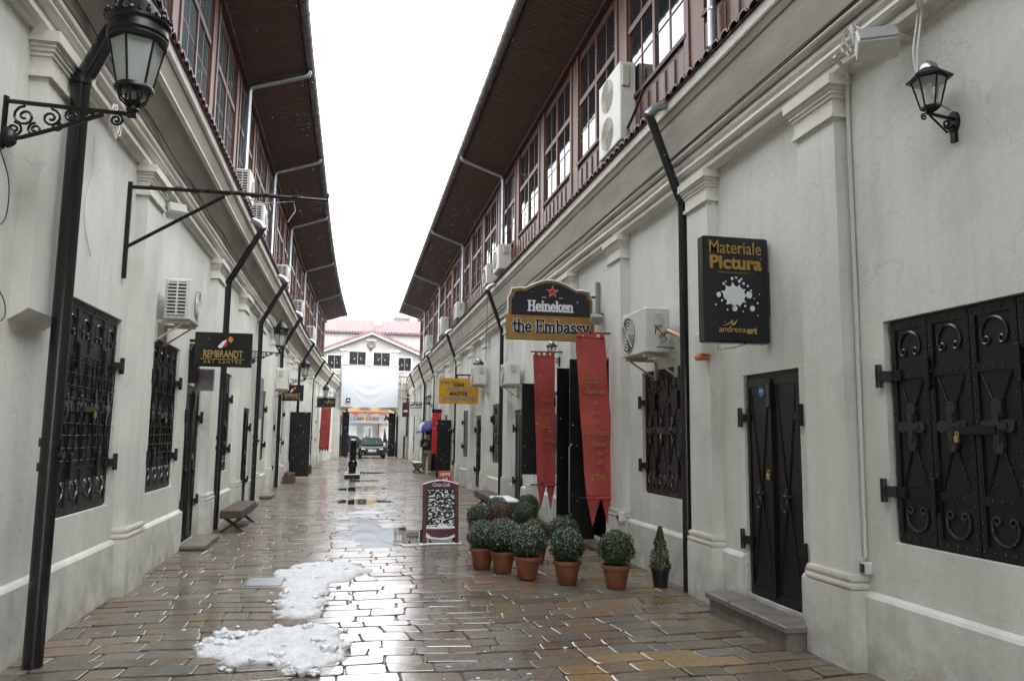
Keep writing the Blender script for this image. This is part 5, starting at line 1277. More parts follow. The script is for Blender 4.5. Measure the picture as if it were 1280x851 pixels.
def bush(x, y, kind, frost, k, label):
    r = thing('potted_bush', label, 'potted bush', (x, y, .005), 'clipped round bushes in terracotta pots')
    a = rnd(0, 6.28)
    piece('pot', pot_me, r, (0, 0, 0), world=False); piece('soil', soil_me, r, (0, 0, 0), world=False)
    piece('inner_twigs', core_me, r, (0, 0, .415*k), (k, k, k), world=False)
    piece('crown', LM[kind], r, (0, 0, .415*k), (k*1.0, k*1.0, k*.97), (0, 0, a), world=False)
    if frost is not None: piece('snow_dusting', FR[frost], r, (0, 0, .415*k), (k, k, k*.97), (0, 0, a+1), world=False)
    r.rotation_euler[2] = rnd(0, 6)
for args in (
    (2.82, 8.18, 'green', 2, 1.0, 'round green bush in a terracotta pot, the one nearest the small conifer'),
    (2.37, 8.52, 'dark', 1, .97, 'frosted round bush in a terracotta pot, second from the small conifer in the front row'),
    (2.0, 8.86, 'dark', 0, 1.0, 'heavily frosted round bush in the middle of the front row of pots'),
    (1.80, 9.30, 'dark', 0, 1.02, 'wide frosted bush, fourth pot of the front row counting from the small conifer'),
    (1.60, 9.62, 'dark', 0, .93, 'frosted bush in the front-row pot nearest the chalkboard'),
    (2.68, 9.80, 'green', 2, .98, 'plain green bush standing behind the front row, next to the entrance'),
    (2.36, 9.98, 'olive', 2, .9, 'yellowish green bush half hidden behind the middle of the front row'),
    (2.66, 11.95, 'green', None, .98, 'dark green bush in the back group below the farther banner'),
    (2.25, 11.95, 'brown', 2, .98, 'brownish bush in the middle of the back group'),
    (1.93, 12.0, 'dark', 1, .92, 'frosted bush of the back group standing nearest the chalkboard'),
    (3.0, 13.3, 'green', None, 1.0, 'green bush rising highest behind the back group, by the white wall'),
    (2.5, 13.5, 'dark', 0, .92, 'small frosted bush at the very back beside the snowy bench')): bush(*args)
r = thing('potted_conifer', 'small cone-shaped conifer in a black plastic pot by the wall', 'potted plant', (3.33, 8.2, .005))
MB().lathe([(.075, 0), (.098, .17), (.105, .172), (.105, .20), (.096, .20), (.09, .18)], (3.33, 8.2, .005), 20).build('pot', 'black_pot', r, smooth=True)
random.seed(9)
mb = MB(); vs, fs = [], []
for _ in range(2600):
    h = rnd(0, 1)**1.3; R = (.115*(1-h)**.8+.012)*(1+.25*noise.noise(Vector((h*9, 3, 1)))); a = rnd(0, 6.28); rr = R*rnd(.5, 1)**.5*(1+.3*noise.noise(Vector((math.cos(a)*2, math.sin(a)*2, h*7))))
    p = Vector((3.33+rr*math.cos(a), 8.2+rr*math.sin(a), .20+h*.43)); n_ = Vector((math.cos(a), math.sin(a), .6+rnd(-.6, .6))).normalized()
    t = (n_.orthogonal().normalized()*rnd(-1, 1)+Vector((0, 0, 1))).normalized(); b = n_.cross(t).normalized(); L = rnd(.012, .026)
    k = len(vs); vs += [p, p+b*L*.3+t*L*.5, p+t*L, p-b*L*.3+t*L*.5]; fs.append((k, k+1, k+2, k+3))
for q, m_ in ((0, 'leaf_olive'), (1, 'leaf_green')):
    sel = [f for i, f in enumerate(fs) if i % 2 == q]; MB().add([tuple(v) for v in vs], sel).build('foliage', m_, r)
MB().tube([(3.33, 8.2, .18), (3.335, 8.2, .5), (3.34, 8.21, .66)], [.012, .008, .003], 5).build('trunk', 'bench_wood', r)

# ------------------------------------------------------------------ chalkboard on the paving
r = thing('sandwich_board', 'dark red framed chalkboard sign plastered with wet snow', 'sandwich board', (1.335, 11.85, 0))
lean = .16; y0 = 11.80
f = lambda x, y, z: (x, y0+y+z*lean, z)
MB(f).box(1.065, 1.12, 0, .03, .0, .82, bev=.004).build('frame_post', 'bordeaux', r); MB(f).box(1.55, 1.605, 0, .03, .0, .82, bev=.004).build('frame_post', 'bordeaux', r)
hd = [(1.065, .8205), (1.605, .8205)]+[(1.605-.54*i/10, .865+.055*math.sin(PI*i/10)) for i in range(11)]
MB(f).poly(hd, 0, .03, lambda a, b, t: (a, t, b)).build('head_rail', 'bordeaux', r)
MB(f).tube([(1.605-.54*i/10, .015, .868+.055*math.sin(PI*i/10)) for i in range(11)], .011, 5).build('snow_rim', 'snow', r, smooth=True)
MB(f).box(1.121, 1.549, .008, .024, .22, .8199).build('chalk_panel', 'chalkboard', r)
MB(f).poly([(1.121, .17), (1.2, .115), (1.33, .10), (1.45, .11), (1.549, .15), (1.549, .219), (1.121, .219)], .004, .026, lambda a, b, t: (a, t, b)).build('bottom_rail', 'bordeaux', r)
MB(f).poly([(1.121, .165), (1.2, .105), (1.33, .09), (1.45, .10), (1.549, .14), (1.549, .10), (1.44, .07), (1.33, .065), (1.2, .075), (1.121, .10)], .006, .022, lambda a, b, t: (a, t, b)).build('white_wave', 'letter_pale', r)
random.seed(4); sn = MB(f)
for _ in range(330):
    z = .225+rnd(0, 1)**1.35*.56; x = rnd(1.135, 1.535); q = rnd(.004, .013)*(1.35 if z < .33 else 1)
    sn.blob((x, .006, z), q, 1, .5, (rnd(.8, 1.9), .35, rnd(.6, 1.1)))
sn.blob((1.335, .004, .236), .02, 2, .2, (10, .5, .9)); sn.build('stuck_snow', 'snow', r, smooth=True, kind='stuff')
t = text('Coca-Cola', .078, 'letter_pale', r, (1.335, y0+.862*lean-.003, .862), shear=.4, sx=.85, depth=.001, space=.92); t.rotation_euler[0] = PI/2-math.atan(lean)
fb = lambda x, y, z: (x, y0+.30-z*lean*.9+y, z)
for x in (1.08, 1.56): MB(fb).box(x, x+.035, 0, .025, 0, .84).build('rear_leg', 'bordeaux', r)
MB(fb).box(1.1155, 1.5595, .004, .02, .06, .10).build('rear_rail', 'bordeaux', r)
MB().box(1.02, 1.65, 11.76, 11.86, .004, .016, bev=.004).build('snow_foot', 'snow', r)
# small orange menu board behind it
r = thing('menu_board', 'small orange-framed red menu board with white capitals leaning near the wall', 'menu board', (2.62, 22.0, .2))
f = lambda x, y, z: (x+.12*(z-.2), 22.0+y+z*.15, z)
MB(f).box(2.36, 2.75, 0, .03, .12, .62, bev=.004).build('frame', 'orange_paint', r); MB(f).box(2.385, 2.725, -.004, -.0005, .145, .595).build('panel', 'red_cloth', r)
for z, w_ in ((.52, 'HIPPIE'), (.39, 'and'), (.25, 'CHEAP')):
    t = text(w_, .125, 'white_paint', r, (2.555+.12*(z-.2), 22.0+z*.15-.008, z), bold=.003, sx=.85)
for x in (2.40, 2.70): MB().tube([(x, 22.1, .30), (x+.0, 22.25, .01)], .015, 5).build('rear_leg', 'iron', r)
MB().box(2.36, 2.74, 21.98, 22.04, .01, .12).build('foot', 'iron', r)

# ------------------------------------------------------------------ benches
def plank_bench(label, X0, X1, Y0, Y1, h, snow=False):
    r = thing('bench', label, 'bench', ((X0+X1)/2, (Y0+Y1)/2, 0))
    MB().box(X0, X1, Y0, Y1, h-.13, h, bev=.012).build('seat', 'bench_wood', r)
    for yy in (Y0+.22, Y1-.28):
        for a, b in ((X0+.0, X1-.03), (X1-.0, X0+.03)):
            l = MB(); l.add([(a-.035, yy-.03, .0), (a+.035, yy-.03, .0), (a+.035, yy+.03, .0), (a-.035, yy+.03, .0), (b-.035, yy-.03, h-.132), (b+.035, yy-.03, h-.132), (b+.035, yy+.03, h-.132), (b-.035, yy+.03, h-.132)],
                            [(0, 1, 2, 3), (4, 5, 6, 7), (0, 1, 5, 4), (1, 2, 6, 5), (2, 3, 7, 6), (3, 0, 4, 7)]); l.build('leg', 'bench_wood', r); yy += .065
    if snow: MB().box(X0-.01, X1+.01, Y0-.01, Y1+.01, h+.001, h+.05, bev=.022).build('snow_cover', 'snow', r)
plank_bench('grey-brown plank bench with crossed legs against the wall', -2.04, -1.70, 13.35, 15.25, .37)
plank_bench('dark heavy plank bench under the shuttered window past the pub', 2.85, 3.2, 16.3, 18.4, .34)
plank_bench('bench topped with a slab of snow behind the round bushes', 2.75, 3.15, 14.55, 15.75, .36, True)
plank_bench('low dark bench with snow beside the person under the umbrella', 2.62, 2.95, 33.6, 35.0, .42, True)
def planter(label, x, y, w=.38, d=.6, h=.22):
    r = thing('planter_box', label, 'planter', (x, y, 0))
    MB().box(x-w/2, x+w/2, y-d/2, y+d/2, 0, h, bev=.01).build('box', 'bench_wood', r)
    random.seed(int(y*10)); m_ = MB()
    for _ in range(45): m_.blob((x+rnd(-w, w)*.45, y+rnd(-d, d)*.45, h+rnd(0, .12)), rnd(.025, .05), 1, .5)
    m_.build('dead_plants', 'leaf_brown', r)
planter('dark planter box with withered plants at the foot of the open door leaf', -2.0, 26.9)
planter('smaller planter box with withered plants farther along the bracket side', -1.78, 33.2, .35, .5, .2)

# ------------------------------------------------------------------ bollard
r = thing('bollard', 'tall black iron bollard on a snow-dusted square base in mid alley', 'bollard', (.03, 29.5, 0))
MB().box(-.25, .31, 29.25, 29.8, 0, .14, bev=.015).build('base', 'iron', r)
MB().box(-.26, .32, 29.24, 29.45, .1405, .175, bev=.014).build('snow_cap', 'snow', r); MB().box(-.24, .30, 29.66, 29.8, .1405, .23, bev=.02).build('snow_cap', 'snow', r)
MB().lathe([(.13, .14), (.13, .42), (.165, .44), (.165, .62), (.12, .66), (.115, 1.28), (.13, 1.30), (.13, 1.36), (.09, 1.40)], (.03, 29.5, 0), 14).build('post', 'iron', r, smooth=True)
MB().lathe([(.10, 1.40), (.09, 1.43), (.02, 1.445)], (.03, 29.5, 0), 12).build('snow_top', 'snow', r, smooth=True)
for a in range(5): MB().blob((.03+.165*math.cos(a*1.3+3.6), 29.5+.165*math.sin(a*1.3+3.6), .63), .03, 1, .3).build('snow_lump', 'snow', r, smooth=True)

# ------------------------------------------------------------------ person under an umbrella (walking towards the viewer, head hidden by the umbrella)
r = thing('person', 'person in dark jacket and beige trousers walking under a tilted blue umbrella', 'person', (3.1, 33.2, 0))
def skin_body(name, verts, edges, rad, m, parent, sub=2):
    me = bpy.data.meshes.new(name); me.from_pydata(verts, edges, []); me.materials.append(MAT[m])
    o = bpy.data.objects.new(name, me); COL.objects.link(o); o.parent = parent
    o.modifiers.new('skin', 'SKIN').use_smooth_shade = True
    for i, q in enumerate(rad): me.skin_vertices[0].data[i].radius = q if isinstance(q, tuple) else (q, q)
    me.skin_vertices[0].data[0].use_root = True
    s_ = o.modifiers.new('sub', 'SUBSURF'); s_.levels = sub; s_.render_levels = sub
    return o
B = [(0, 0, .93), (0, -.01, 1.1), (0, 0, 1.28), (0, .01, 1.40), (0, 0, 1.49), (0, -.01, 1.58), (0, -.015, 1.69),
     (.10, 0, .88), (.105, -.06, .50), (.10, -.02, .10), (.105, -.14, .05), (-.10, 0, .88), (-.11, .05, .50), (-.11, .14, .11), (-.115, .03, .05),
     (.19, .01, 1.39), (.25, -.0, 1.13), (.24, -.09, .92), (.235, -.12, .84),
     (-.19, .01, 1.39), (-.25, -.02, 1.15), (-.15, -.2, 1.18), (-.10, -.24, 1.23)]
Eg = [(0, 1), (1, 2), (2, 3), (3, 4), (4, 5), (5, 6), (0, 7), (7, 8), (8, 9), (9, 10), (0, 11), (11, 12), (12, 13), (13, 14), (3, 15), (15, 16), (16, 17), (17, 18), (3, 19), (19, 20), (20, 21), (21, 22)]
Rd = [(.16, .11), (.15, .10), (.17, .11), (.14, .09), .055, (.075, .09), (.065, .08), .085, .06, .042, .04, .085, .06, .042, .04, .065, .052, .042, .038, .065, .052, .042, .038]
body = skin_body('body', B, Eg, Rd, 'skin', r)
JV = [(0, 0, .92), (0, -.01, 1.1), (0, 0, 1.28), (0, .01, 1.40), (0, 0, 1.47), (.19, .01, 1.39), (.255, 0, 1.13), (.243, -.08, .95), (-.19, .01, 1.39), (-.255, -.02, 1.15), (-.165, -.18, 1.18)]
skin_body('jacket', JV, [(0, 1), (1, 2), (2, 3), (3, 4), (3, 5), (5, 6), (6, 7), (3, 8), (8, 9), (9, 10)], [(.21, .15), (.19, .13), (.205, .135), (.165, .11), (.085, .085), .085, .07, .06, .085, .07, .06], 'jacket', r)
TV = [(0, 0, .95), (.10, 0, .86), (.105, -.06, .50), (.10, -.02, .13), (-.10, 0, .86), (-.11, .05, .50), (-.11, .13, .14)]
skin_body('trousers', TV, [(0, 1), (1, 2), (2, 3), (0, 4), (4, 5), (5, 6)], [(.17, .12), .105, .085, .075, .105, .085, .075], 'trousers', r)
for x, y_, z_ in ((.10, -.06, .04), (-.112, .10, .05)): MB().blob((x, y_, z_), .06, 2, .02, (.8, 2.1, .75)).build('shoe', 'shoe', r, smooth=True, world=False)
MB().blob((0, .0, 1.71), .105, 2, .05, (.95, 1.05, 1.1)).build('hair', 'hair', r, smooth=True, world=False)
for i in range(5):
    MB().tube([(-.10+.012*i, -.25, 1.22), (-.10+.012*i, -.285, 1.235+.005*i), (-.095+.012*i, -.275, 1.265), (-.09+.012*i, -.25, 1.265)], .009, 5).build('finger', 'skin', r, smooth=True, world=False)
u = thing('umbrella', 'blue umbrella with pale top panels held over the walking person', 'umbrella', (3.05, 33.0, 1.2))
Ru = Matrix.Rotation(math.radians(-24), 3, 'Y') @ Matrix.Rotation(math.radians(16), 3, 'X'); cu_ = Vector((3.06, 33.05, 1.93))
N = 8
for i in range(N):
    vs, fs = [], []; q0, q1 = 2*PI*i/N, 2*PI*(i+1)/N
    for j in range(7):
        t = j/6; ph = t*1.15
        for k in range(5):
            q = q0+(q1-q0)*k/4; sag = 1-.035*math.sin(PI*k/4)*t
            R = .48*math.sin(ph)/math.sin(1.15)*sag; h = .27*(math.cos(ph)-math.cos(1.15))/(1-math.cos(1.15))-.0
            vs.append(tuple(cu_+Ru @ Vector((R*math.cos(q), R*math.sin(q), h))))
    for j in range(6):
        for k in range(4): fs.append((j*5+k, j*5+k+1, j*5+5+k+1, j*5+5+k))
    o = MB().add(vs, fs).build('canopy_panel', 'umbrella_pale' if i in (3, 4) else 'umbrella_blue', u, smooth=True, angle=180); md = o.modifiers.new('t', 'SOLIDIFY'); md.thickness = .003
MB().tube([tuple(cu_+Ru @ Vector((0, 0, .31))), tuple(cu_+Ru @ Vector((0, 0, -.2))), (3.02, 32.95, 1.20)], .008, 6).build('shaft', 'iron', u)
for i in range(N):
    q = 2*PI*i/N; MB().tube([tuple(cu_+Ru @ Vector((.47*math.cos(q), .47*math.sin(q), .003))), tuple(cu_+Ru @ Vector((.25*math.cos(q), .25*math.sin(q), .17))), tuple(cu_+Ru @ Vector((0, 0, .255)))], .004, 4).build('rib', 'steel', u)

# ------------------------------------------------------------------ cars
def car(label, loc, rz, paint, det=True, length=4.5, width=1.80, height=1.42):
    r = thing('car', label, 'car', loc); r.rotation_euler[2] = rz
    hw = width/2; L = length
    # stations from nose (y=0) to tail: (y, half width, sill z, belt z)
    st = [(0, .55, .28, .55), (.06, .76, .22, .66), (.25, .86, .19, .73), (.7, .90, .18, .80), (1.25, .90, .17, .88), (2.0, .90, .17, .92), (3.0, .90, .17, .94), (3.7, .90, .19, .96), (4.2, .86, .22, .97), (4.42, .78, .28, .93), (4.5, .62, .34, .80)]
    k = L/4.5; w = hw/.90; vs, fs = [], []
    M_ = 10
    for (y, a, z0, z1) in st:
        prof = [(-a*.82, z0), (-a*.97, z0+.07), (-a, z0+(z1-z0)*.45), (-a*.97, z0+(z1-z0)*.8), (-a*.86, z1), (a*.86, z1), (a*.97, z0+(z1-z0)*.8), (a, z0+(z1-z0)*.45), (a*.97, z0+.07), (a*.82, z0)]
        vs += [(x*w, y*k, z) for x, z in prof]
    for i in range(len(st)-1):
        for j in range(M_): fs.append((i*M_+j, i*M_+(j+1) % M_, (i+1)*M_+(j+1) % M_, (i+1)*M_+j))
    fs += [tuple(range(M_)), tuple(range((len(st)-1)*M_, len(st)*M_))]
    MB().add(vs, fs).build('body', paint, r, smooth=True, world=False, angle=35)
    # roof and pillars
    gh = [(1.15, .80, .87, .87), (1.95, .62, .90, height-.03), (2.6, .61, .92, height), (3.3, .60, .94, height-.04), (4.05, .74, .95, .96)]
    vs, fs = [], []
    for (y, a, z0, z1) in gh: vs += [(-.80*w, y*k, z0-.02), (-a*w, y*k, z1), (0, y*k, z1+.02), (a*w, y*k, z1), (.80*w, y*k, z0-.02)]
    for i in range(len(gh)-1):
        for j in range(4): fs.append((i*5+j, i*5+j+1, i*5+5+j+1, i*5+5+j))
    MB().add(vs, fs).build('cabin', paint, r, smooth=True, world=False, angle=50)
    def pl(name, pts, m, d):
        c = MB(); n = len(pts); c.add(pts+[(p[0]+d[0], p[1]+d[1], p[2]+d[2]) for p in pts], [tuple(range(n)), tuple(range(n, 2*n))]+[(i, (i+1) % n, n+(i+1) % n, n+i) for i in range(n)]); return c.build(name, m, r, world=False)
    lerp = lambda a, b, t: a+(b-a)*t
    y0, y1 = 1.20*k, 1.93*k
    pl('windscreen', [(-.74*w, y0-.012, .905), (.74*w, y0-.012, .905), (.57*w, y1-.012, height-.05), (-.57*w, y1-.012, height-.05)], 'car_glass', (0, -.012, .012))
    pl('rear_window', [(-.68*w, 3.95*k, 1.0), (.68*w, 3.95*k, 1.0), (.54*w, 3.36*k, height-.05), (-.54*w, 3.36*k, height-.05)], 'car_glass', (0, .012, .012))
    for s_ in (-1, 1):
        pl('side_window', [(s_*.795*w, 1.4*k, .93), (s_*.795*w, 2.55*k, .95), (s_*.64*w, 2.55*k, height-.06), (s_*.645*w, 1.95*k, height-.09)], 'car_glass', (s_*.012, 0, .004))
        pl('side_window', [(s_*.795*w, 2.65*k, .95), (s_*.795*w, 3.75*k, .98), (s_*.64*w, 3.3*k, height-.10), (s_*.64*w, 2.65*k, height-.06)], 'car_glass', (s_*.012, 0, .004))
        pl('headlight', [(s_*.46*w, -.01, .60), (s_*.72*w, .05, .60), (s_*.76*w, .10, .68), (s_*.48*w, .04, .68)], 'headlight', (0, -.02, .0))
        mi = MB(); mi.blob((s_*1.0*w, 1.4*k, .98), .09, 2, .02, (1, .6, .75)); mi.build('mirror', paint, r, smooth=True, world=False)
        for y_ in (.85*k, 3.55*k):
            t = MB(); t.lathe([(.2, -.1), (.32, -.1), (.335, -.07), (.335, .07), (.32, .1), (.2, .1)], (s_*.80*w, y_, .335), 20, axis=0); wh = t.build('wheel', 'rubber', r, smooth=True, world=False)
            t = MB(); t.lathe([(.02, .0), (.205, .0), (.21, .02)], (s_*.80*w+s_*.09, y_, .335), 14, axis=0); t.build('rim', 'steel', wh, smooth=True, world=False)
    pl('grille', [(-.30*w, -.012, .36), (.30*w, -.012, .36), (.36*w, -.012, .66), (-.36*w, -.012, .66)], 'louvre_dark', (0, -.02, 0))
    for z in (.42, .48, .60, .645): MB().box(-.31*w, .31*w, -.045, -.0325, z-.008, z+.008).build('grille_bar', 'chrome', r, world=False)
    MB().box(-.26*w, .26*w, -.05, -.033, .50, .575).build('number_plate', 'white_paint', r, world=False)
    MB().box(-.8*w, .8*w, .03, .2, .215, .30, bev=.02).build('bumper_lip', 'rubber', r, world=False)
    return r
car('black saloon car parked nose-out under the archway', (1.34, 54.4, 0), 0, 'car_black')
car('dark car standing crosswise in the street beyond the arch, behind the bollard', (-2.9, 66.6, -.02), PI/2*-1, 'car_blue', length=4.3, height=1.55)
car('bluish car crosswise in the street beyond the arch, behind the parked saloon', (2.3, 69.0, -.02), -PI/2, 'car_teal', length=4.4)

# ------------------------------------------------------------------ gatehouse closing the alley
YG = 55.8
gh = thing('gatehouse', 'cream gabled gatehouse with an arched passage closing the alley', 'building', (1.1, 56.5, 0))
ax0, ax1, spring, crown = -.90, 3.13, 2.9, 3.72
xw0, xw1 = -3.2, 5.6
arch = [(ax1, 0), (ax1, spring)]+[((ax0+ax1)/2+(ax1-ax0)/2*math.cos(PI*i/16), spring+(crown-spring)*math.sin(PI*i/16)) for i in range(1, 16)]+[(ax0, spring), (ax0, 0)]
wm = MB()
# front: rows of quads round the arch, then the upper wall with a gable
out = [(xw1, 0), (xw1, spring)]+[(xw1+(xw0-xw1)*i/16, 4.0) for i in range(1, 16)]+[(xw0, spring), (xw0, 0)]
for i in range(len(arch)-1): wm.quad((arch[i][0], YG, arch[i][1]), (arch[i+1][0], YG, arch[i+1][1]), (out[i+1][0], YG, out[i+1][1]), (out[i][0], YG, out[i][1]))
for i in range(len(arch)-1): wm.quad((arch[i][0], YG, arch[i][1]), (arch[i+1][0], YG, arch[i+1][1]), (arch[i+1][0], YG+1.7, arch[i+1][1]), (arch[i][0], YG+1.7, arch[i][1]))
for a, b, c, d in ((xw0, 4.0, xw1, 4.0),): pass
apx, apz, ez = 1.1, 8.75, 7.35
wins = [(-1.91, -.99, 6.17, 7.12), (-.43, .71, 6.5, 7.42), (1.24, 2.39, 6.48, 7.40), (2.99, 3.9, 6.13, 7.08)]
xs = sorted({xw0, xw1, apx, *[w[0] for w in wins], *[w[1] for w in wins]})
top = lambda x: apz-(apz-ez)*abs(x-apx)/(3.4)
for a, b in zip(xs[:-1], xs[1:]):
    m = (a+b)/2; z = 4.0
    for w in wins:
        if w[0] < m < w[1]: wm.quad((a, YG, z), (b, YG, z), (b, YG, w[2]), (a, YG, w[2])); z = w[3]
    wm.quad((a, YG, z), (b, YG, z), (b, YG, top(b)), (a, YG, top(a)))
wm.quad((out[1][0], YG, spring), (out[1][0], YG, 4), (out[2][0], YG, 4)); wm.quad((out[-2][0], YG, spring), (out[-2][0], YG, 4), (out[-3][0], YG, 4))
wm.build('front_wall', 'white_wall', gh)
MB().box(xw0, ax0-.02, YG+.35, YG+1.6, 0, 3.7).build('passage_pier', 'white_wall', gh); MB().box(ax1+.02, xw1, YG+.35, YG+1.6, 0, 3.7).build('passage_pier', 'white_wall', gh)
MB().box(xw0, xw1, YG+.35, YG+1.7, 3.75, 7.2).build('rear_wall', 'unlit_interior', gh)
for w in wins:
    fr = MB()
    for a, b, c, d in ((w[0]-.09, w[0], w[2]-.09, w[3]+.09), (w[1], w[1]+.09, w[2]-.09, w[3]+.09), (w[0], w[1], w[3], w[3]+.09), (w[0], w[1], w[2]-.09, w[2])): fr.box(a, b, YG-.04, YG+.03, c, d)
    wn = fr.build('window', 'white_paint', gh)
    g = MB(); g.box(w[0], w[1], YG+.02, YG+.05, w[2], w[3]); g.build('iron_shutter', 'iron', wn)
    c = MB(); 
    for q in (.3, .7): c.poly(clover(w[0]+(w[1]-w[0])*q, (w[2]+w[3])/2-.05, .07), YG+.005, YG+.0195, fx)
    c.box((w[0]+w[1])/2-.02, (w[0]+w[1])/2+.02, YG+.004, YG+.019, w[2], w[3]); c.build('clover_plate', 'steel', wn)
for x in (-.72, 2.75):
    MB().box(x-.27, x+.27, YG-.08, YG-.001, 3.9, 7.45).build('pilaster', 'white_wall', gh); MB().box(x-.36, x+.36, YG-.14, YG-.001, 7.451, 7.6).build('capital', 'white_paint', gh)
for z in (4.35, 4.8, 5.25, 5.75): MB().box(xw0, xw1, YG-.06, YG-.002, z, z+.10).build('string_course', 'white_wall', gh)
for x in (ax0-.62, ax1+.08): MB().box(x, x+.54, YG-.10, YG-.001, 0, 3.3, bev=.01).build('gate_pier', 'white_wall', gh)
for s_ in (-1, 1):
    x1 = apx+s_*3.75; ze = apz-(apz-ez)*3.75/3.4
    rm = MB(); rm.add([(apx, YG-.35, apz+.02), (x1, YG-.35, ze+.02), (x1, YG+3, ze+.02), (apx, YG+3, apz+.02), (apx, YG-.35, apz+.25), (x1, YG-.35, ze+.22), (x1, YG+3, ze+.22), (apx, YG+3, apz+.25)], [(0, 1, 2, 3), (4, 5, 6, 7), (0, 1, 5, 4), (1, 2, 6, 5), (2, 3, 7, 6), (3, 0, 4, 7)]); rm.build('roof', 'tile_red', gh)
    rm = MB(); rm.add([(apx, YG-.36, apz-.10), (x1, YG-.36, ze-.10), (x1, YG-.30, ze-.10), (apx, YG-.30, apz-.10), (apx, YG-.36, apz+.015), (x1, YG-.36, ze+.015), (x1, YG-.30, ze+.015), (apx, YG-.30, apz+.015)], [(0, 1, 2, 3), (4, 5, 6, 7), (0, 1, 5, 4), (1, 2, 6, 5), (2, 3, 7, 6), (3, 0, 4, 7)]); rm.build('verge_board', 'trim_plaster', gh)
em = MB(); em.lathe([(.27, 0), (.29, -.05), (.22, -.08), (.18, -.05)], (1.07, YG-.02, 7.95), 18, axis=1); em.build('round_emblem', 'zinc_dull', gh, smooth=True)
MB().box(.72, 1.42, YG-.1, YG-.003, 8.22, 8.32).build('emblem_cornice', 'white_paint', gh); MB().tube([(1.05, YG-.05, 7.66), (1.0, YG-.08, 7.55)], .07, 6).build('emblem_foot', 'iron', gh)
# open gate leaves inside the passage
for x, dr in ((ax0+.06, 1), (ax1-.06, -1)):
    g = thing('gate_leaf', 'black iron gate leaf folded open along the passage, '+('bollard side' if dr > 0 else 'side of the shop signs'), 'gate', (x, YG+.8, 0))
    MB().box(x-.03, x+.03, YG+.1, YG+1.65, .05, 2.95).build('plate', 'iron', g)
    for z in (.4, 1.5, 2.6): MB().box(x-.045, x+.045, YG+.12, YG+1.63, z-.04, z+.04).build('strap', 'iron', g)
    p = MB(); p.box(x+dr*.05, x+dr*.55, YG+1.66, YG+1.7, .05, 3.2); p.build('return_leaf', 'iron', g)
# white sheet hung over the arch
s = thing('hanging_sheet', 'large white projection sheet hung over the archway', 'sheet', (1.05, YG-.3, 3.5))
nx, nz = 48, 36; vs, fs = [], []
for j in range(nz+1):
    for i in range(nx+1):
        a, b = i/nx, j/nz; x = -.90+3.92*a; z = 6.44-2.92*b+.03*math.sin(a*PI)*(1-b)
        q = abs(a-.5)*2
        fold = 0
        for c0, amp in ((.25, .025), (.45, .03), (.68, .025), (.9, .015)):
            arcb = c0*(1-q*q*.95)+.02; fold += amp*math.exp(-((b-arcb)/.05)**2)*(1-q)**.5
        vs.append((x, YG-.30-fold-.05*math.sin(b*PI)+.02*math.sin(a*20)*(1-b)*.4, z-.03*math.sin(a*PI)))
for j in range(nz):
    for i in range(nx): fs.append((j*(nx+1)+i, j*(nx+1)+i+1, (j+1)*(nx+1)+i+1, (j+1)*(nx+1)+i))
MB().add(vs, fs).build('cloth', 'sheet_white', s, smooth=True, angle=180)
MB().box(-.55, -.25, YG-.45, YG-.44, 3.82, 4.12).build('printed_square', 'sign_black', s); MB().box(-.47, -.33, YG-.455, YG-.4505, 3.93, 4.0).build('square_mark', 'white_paint', s)
MB().tube([(-1.0, YG-.30, 6.46), (3.1, YG-.30, 6.42)], .03, 6).build('top_bar', 'grey_plastic', s)
for x in (-.95, 3.05): MB().tube([(x, YG-.3, 6.45), (x, YG, 6.45)], .02, 5).build('bar_hook', 'iron', s)
dp = MB(); dp.tube([(3.95, YG-.12, 5.3), (3.80, YG-.12, 4.7), (3.72, YG-.12, 4.3), (3.72, YG-.12, 1.6), (3.55, YG-.12, 1.5), (3.55, YG-.12, .0)], .06, 8); dp.build('downpipe', 'pipe_black', gh, smooth=True)
dp = MB(); dp.tube([(3.3, YG-.15, 5.6), (3.3, YG-.15, 4.3), (3.9, YG-.15, 4.25)], .05, 6); dp.tube([(3.5, YG-.15, 5.6), (3.5, YG-.15, 4.32)], .03, 6); dp.build('gas_pipe', 'cream_plastic', gh)

# ------------------------------------------------------------------ houses beyond
hb = thing('rear_house', 'pale house with a long pinkish tiled roof rising behind the gatehouse', 'building', (1.5, 62, 0))
MB().box(-9, 12, 62, 62.3, 4.2, 9.6).build('wall', 'white_wall', hb)
MB().box(-9, 12, 61.75, 61.9, 9.50, 9.62).build('gutter', 'zinc_dull', hb)
rf = MB(); rf.add([(-9, 61.7, 9.62), (12, 61.7, 9.62), (12, 66, 11.2), (-9, 66, 11.2)], [(0, 1, 2, 3)]); rf = rf.build('roof', 'tile_red', hb)
rid = MB()
for k in range(90):
    x = -8.9+k*.232; rid.tube([(x, 61.66, 9.65), (x, 66, 11.24)], .055, 5)
rid.build('tile_rows', 'tile_red', rf, kind='stuff')
MB().box(1.35, 1.95, 63.9, 64.5, 10.2, 11.25, bev=.02).build('chimney', 'white_wall', rf); MB().box(1.52, 1.78, 63.87, 63.899, 10.75, 11.1).build('flue_hole', 'sheet_white', rf)
fh = thing('far_house', 'distant roof with a grey parapet behind the pinkish tiles', 'building', (6, 74, 0))
MB().box(3.2, 12, 74, 80, 0, 12.3).build('wall', 'white_wall', fh)
for x0, x1, z1 in ((3.4, 5.0, 12.75), (5.6, 6.8, 12.7), (7.5, 10, 12.8)): MB().box(x0, x1, 73.8, 74.6, 12.3, z1, bev=.1).build('parapet', 'step_stone', fh)
sh = thing('shop_house', 'yellow house with a white shopfront seen through the archway', 'building', (1.2, 72.6, 0))
MB().box(-9, 12, 72.6, 73, 3.0, 8).build('upper_wall', 'yellow_wall', sh)
